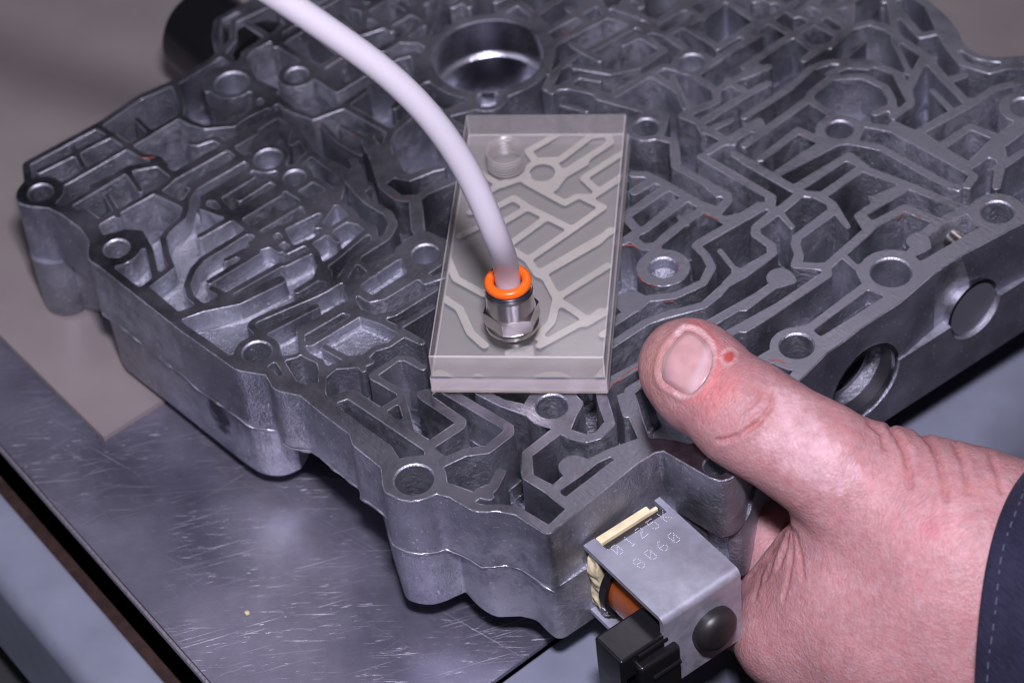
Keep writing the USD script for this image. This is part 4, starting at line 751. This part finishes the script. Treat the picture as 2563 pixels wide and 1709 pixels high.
M['skin'] = mat('skin', {'a': ('attribute', {'attribute': 'tone'}), 'g': ('geometry', {}), 'n': ('noise_texture', {'scale': 700.0, 'detail': 4.0, 'roughness': .6}), 'mp': ('mapping', {'mapping_type': 'texture', 'rotation': (0, 0, .9), 'scale': (1 / 400., 1 / 2000., 1 / 800.)}), 'n2': ('noise_texture', {'scale': 1.0, 'detail': 2.0}), 'vo': ('voronoi_texture', {'scale': 1100.0}), 'cn': ('noise_texture', {'scale': 420.0, 'detail': 5.0, 'roughness': .7}), 'cr': ('rgb_ramp', {'ramp': [(.30, (.88, .82, .82)), (.52, (1., 1., 1.)), (.72, (1.14, 1.2, 1.22))]}), 'cm': ('mix', {'mix_type': 'multiply', 'fac': 1.0}),
    'ad': ('math', {'math_type': 'add'}), 'ad2': ('math', {'math_type': 'multiply_add', 'value2': .8}), 'b': ('bump', {'strength': .45, 'distance': .0004}), 'p': ('principled_bsdf', {'roughness': .52, 'subsurface_weight': .2, 'subsurface_radius': (1.0, .35, .2), 'subsurface_scale': .0022, 'specular_ior_level': .35})},
    [('a.color', 'cm.color1'), ('g.position', 'cn.vector'), ('cn.fac', 'cr.fac'), ('cr.color', 'cm.color2'), ('cm.color', 'p.base_color'), ('g.position', 'n.vector'), ('g.position', 'mp.vector'), ('mp.vector', 'n2.vector'), ('g.position', 'vo.vector'), ('n.fac', 'ad.value1'), ('n2.fac', 'ad.value2'), ('vo.distance', 'ad2.value1'), ('ad.value', 'ad2.value3'), ('ad2.value', 'b.height'), ('b.normal', 'p.normal')])
pal = cam2w(jp(2200, 1450, -40) / 1000)
per = thing('person', 'bare hand with its thumb pressing on the valve body, in a dark blue sleeve', 'person', pal)
part(per, 'hand', xf(tm(V2 / 1000, hand.faces), cam2w), M['skin'], col=tone)
# nail: a thin curved shell lying in its bed
gx, gy = np.meshgrid(np.arange(1645, 1792, 4.0), np.arange(820, 992, 4.0)); gp = np.stack([gx.ravel(), gy.ravel()], 1); gp = gp[shapely.contains_xy(nailp.buffer(-2.5), gp[:, 0], gp[:, 1])]
ring = np.array(nailp.exterior.coords)[:-1]; allq = np.vstack([ring, gp])
from scipy.spatial import Delaunay
tri = Delaunay(allq).simplices; cc = allq[tri].mean(1); tri = tri[shapely.contains_xy(nailp, cc[:, 0], cc[:, 1])]
rr_ = ray(allq); tt = np.full(len(allq), float(np.linalg.norm(jp(1719, 916, 30)))) - 12
for _ in range(60): tt += hand_d(rr_ * tt[:, None]) * .8
nv_ = rr_ * tt[:, None]; eps = .3
gn = np.stack([hand_d(nv_ + e) - hand_d(nv_ - e) for e in np.eye(3) * eps], 1); gn /= np.linalg.norm(gn, axis=1, keepdims=True)
edge = shapely.distance(shapely.points(allq), nailp.exterior)
nt = nv_ + gn * (np.clip(edge / 14, 0, 1) * .75 - .35)[:, None]; nbm = nt - gn * .45
e1 = nt[tri[:, 1]] - nt[tri[:, 0]]; e2 = nt[tri[:, 2]] - nt[tri[:, 0]]; fl2 = (np.cross(e1, e2) * gn[tri[:, 0]]).sum(1) < 0; tri[fl2] = tri[fl2][:, ::-1]
nr = len(ring); k = np.arange(nr); k2 = (k + 1) % nr; m_ = len(allq)
nf = np.vstack([tri, tri[:, ::-1] + m_, np.stack([k, k2, k2 + m_], 1), np.stack([k, k2 + m_, k + m_], 1)])
ntone = np.repeat(np.array([[.50, .275, .265]]), m_, 0); q7 = meshkit.fbm(np.c_[allq / 22, allq[:, :1] * 0], 3, 21)
ntone *= (1 + .35 * (q7 - .5))[:, None]; free = (1710 - allq[:, 0]) * .85 + (905 - allq[:, 1]) * .28; fm_ = np.clip((free - 34 + 8 * (q7 - .5)) / 10, 0, 1)[:, None]; ntone += (np.array([.56, .52, .44]) - ntone) * fm_ * .95
sh_ = np.clip(1 - np.abs((allq[:, 0] - 1752) * .8 + (allq[:, 1] - 930) * .35) / 16, 0, 1)[:, None]; ntone += (np.array([.68, .48, .52]) - ntone) * sh_ * .5  # pale band paints a gloss highlight into the nail colour
br = np.exp(-((allq[:, 0] - 1672) ** 2 / 14 ** 2 + (allq[:, 1] - 938) ** 2 / 20 ** 2))[:, None]; ntone += (np.array([.30, .17, .20]) - ntone) * br * .6
M['nail'] = mat('nail', {'a': ('attribute', {'attribute': 'tone'}), 'p': ('principled_bsdf', {'roughness': .33, 'subsurface_weight': .15, 'subsurface_radius': (1, .4, .3), 'subsurface_scale': .001})}, [('a.color', 'p.base_color')])
part(per, 'thumb_nail', xf(tm(np.vstack([nt, nbm]) / 1000, nf), cam2w), M['nail'], col=np.vstack([ntone, ntone]))
# sleeve: a cuff ring and the forearm cloth running out of frame
ca = jp(2566, 1560, -26); phi = math.radians(27); ax_ = np.array([math.cos(phi), .10, -math.sin(phi)]); ax_ /= np.linalg.norm(ax_); upv = np.array([0, 1., 0]); upv -= ax_ * (upv @ ax_); upv /= np.linalg.norm(upv); nrv = np.cross(ax_, upv)
def cuff(s, t, grow=0.0):    # s along the arm, t round it
    wob = 1 + .03 * np.sin(3 * t + 1) + .02 * np.sin(5 * t + s * .11)
    return ca + ax_ * s[:, None] + ((np.cos(t) * (45 + grow + .05 * s) * wob)[:, None] * upv + (np.sin(t) * (42 + grow + .05 * s) * wob)[:, None] * nrv)
na, ns = 120, 60; tt_ = np.arange(na) * 2 * math.pi / na
rows = [(6., -3.2), (2., -2.6), (.3, -1.6), (-.35, -.6), (0, .2), (.8, .5)] + [(s, .55 + .35 * math.sin(s * .5) * (s > 12) - .7 * math.exp(-((s - 7.2) / .8) ** 2)) for s in np.linspace(2, 95, ns)]
CV = np.vstack([cuff(np.full(na, s), tt_, g + .8 * (meshkit.noise(np.stack([tt_ * 3, np.full(na, s / 9), np.full(na, 0)], 1), 6) - .5) * (s > 9)) for s, g in rows])
kk = np.arange(na); kk2 = (kk + 1) % na
CF = np.vstack([np.vstack([np.stack([i * na + kk, i * na + kk2, (i + 1) * na + kk2], 1), np.stack([i * na + kk, (i + 1) * na + kk2, (i + 1) * na + kk], 1)]) for i in range(len(rows) - 1)])
cl = tm(CV / 1000, CF)
M['cloth'] = mat('dark_blue_cloth', {'g': ('geometry', {}), 'm1': ('mapping', {'mapping_type': 'texture', 'rotation': (.3, .2, .8), 'scale': (1 / 1800., 1 / 300., 1 / 1800.)}), 'n1': ('noise_texture', {'scale': 1.0, 'detail': 2.0}), 'n2': ('noise_texture', {'scale': 45.0, 'detail': 4.0}), 'r': ('rgb_ramp', {'ramp': [(.3, (.009, .009, .020)), (.7, (.024, .023, .046))]}), 'b': ('bump', {'strength': .6, 'distance': .0005}),
    'mx': ('mix', {'mix_type': 'mix', 'fac': .5}), 'p': ('principled_bsdf', {'roughness': .9, 'sheen_weight': .04, 'sheen_roughness': .5, 'specular_ior_level': .15})}, [('g.position', 'm1.vector'), ('m1.vector', 'n1.vector'), ('g.position', 'n2.vector'), ('n1.fac', 'mx.color1'), ('n2.fac', 'mx.color2'), ('mx.color', 'r.fac'), ('r.color', 'p.base_color'), ('n1.fac', 'b.height'), ('b.normal', 'p.normal')])
part(per, 'sleeve', xf(cl, cam2w), M['cloth'], smooth=60)
M['stitch'] = simple('pale_thread', (.055, .058, .085), .9)
st = []
for i in range(90):
    t0 = i * 2 * math.pi / 90; q = cuff(np.full(4, 3.6 + .3 * math.sin(i * .7)), np.linspace(t0, t0 + .032 + .012 * math.sin(i * 2.1), 4), .45 + .35 * 0)
    st.append(tube(q / 1000, .00028, 6))
part(per, 'seam_stitching', xf(cat(*st), cam2w), M['stitch'], smooth=60)
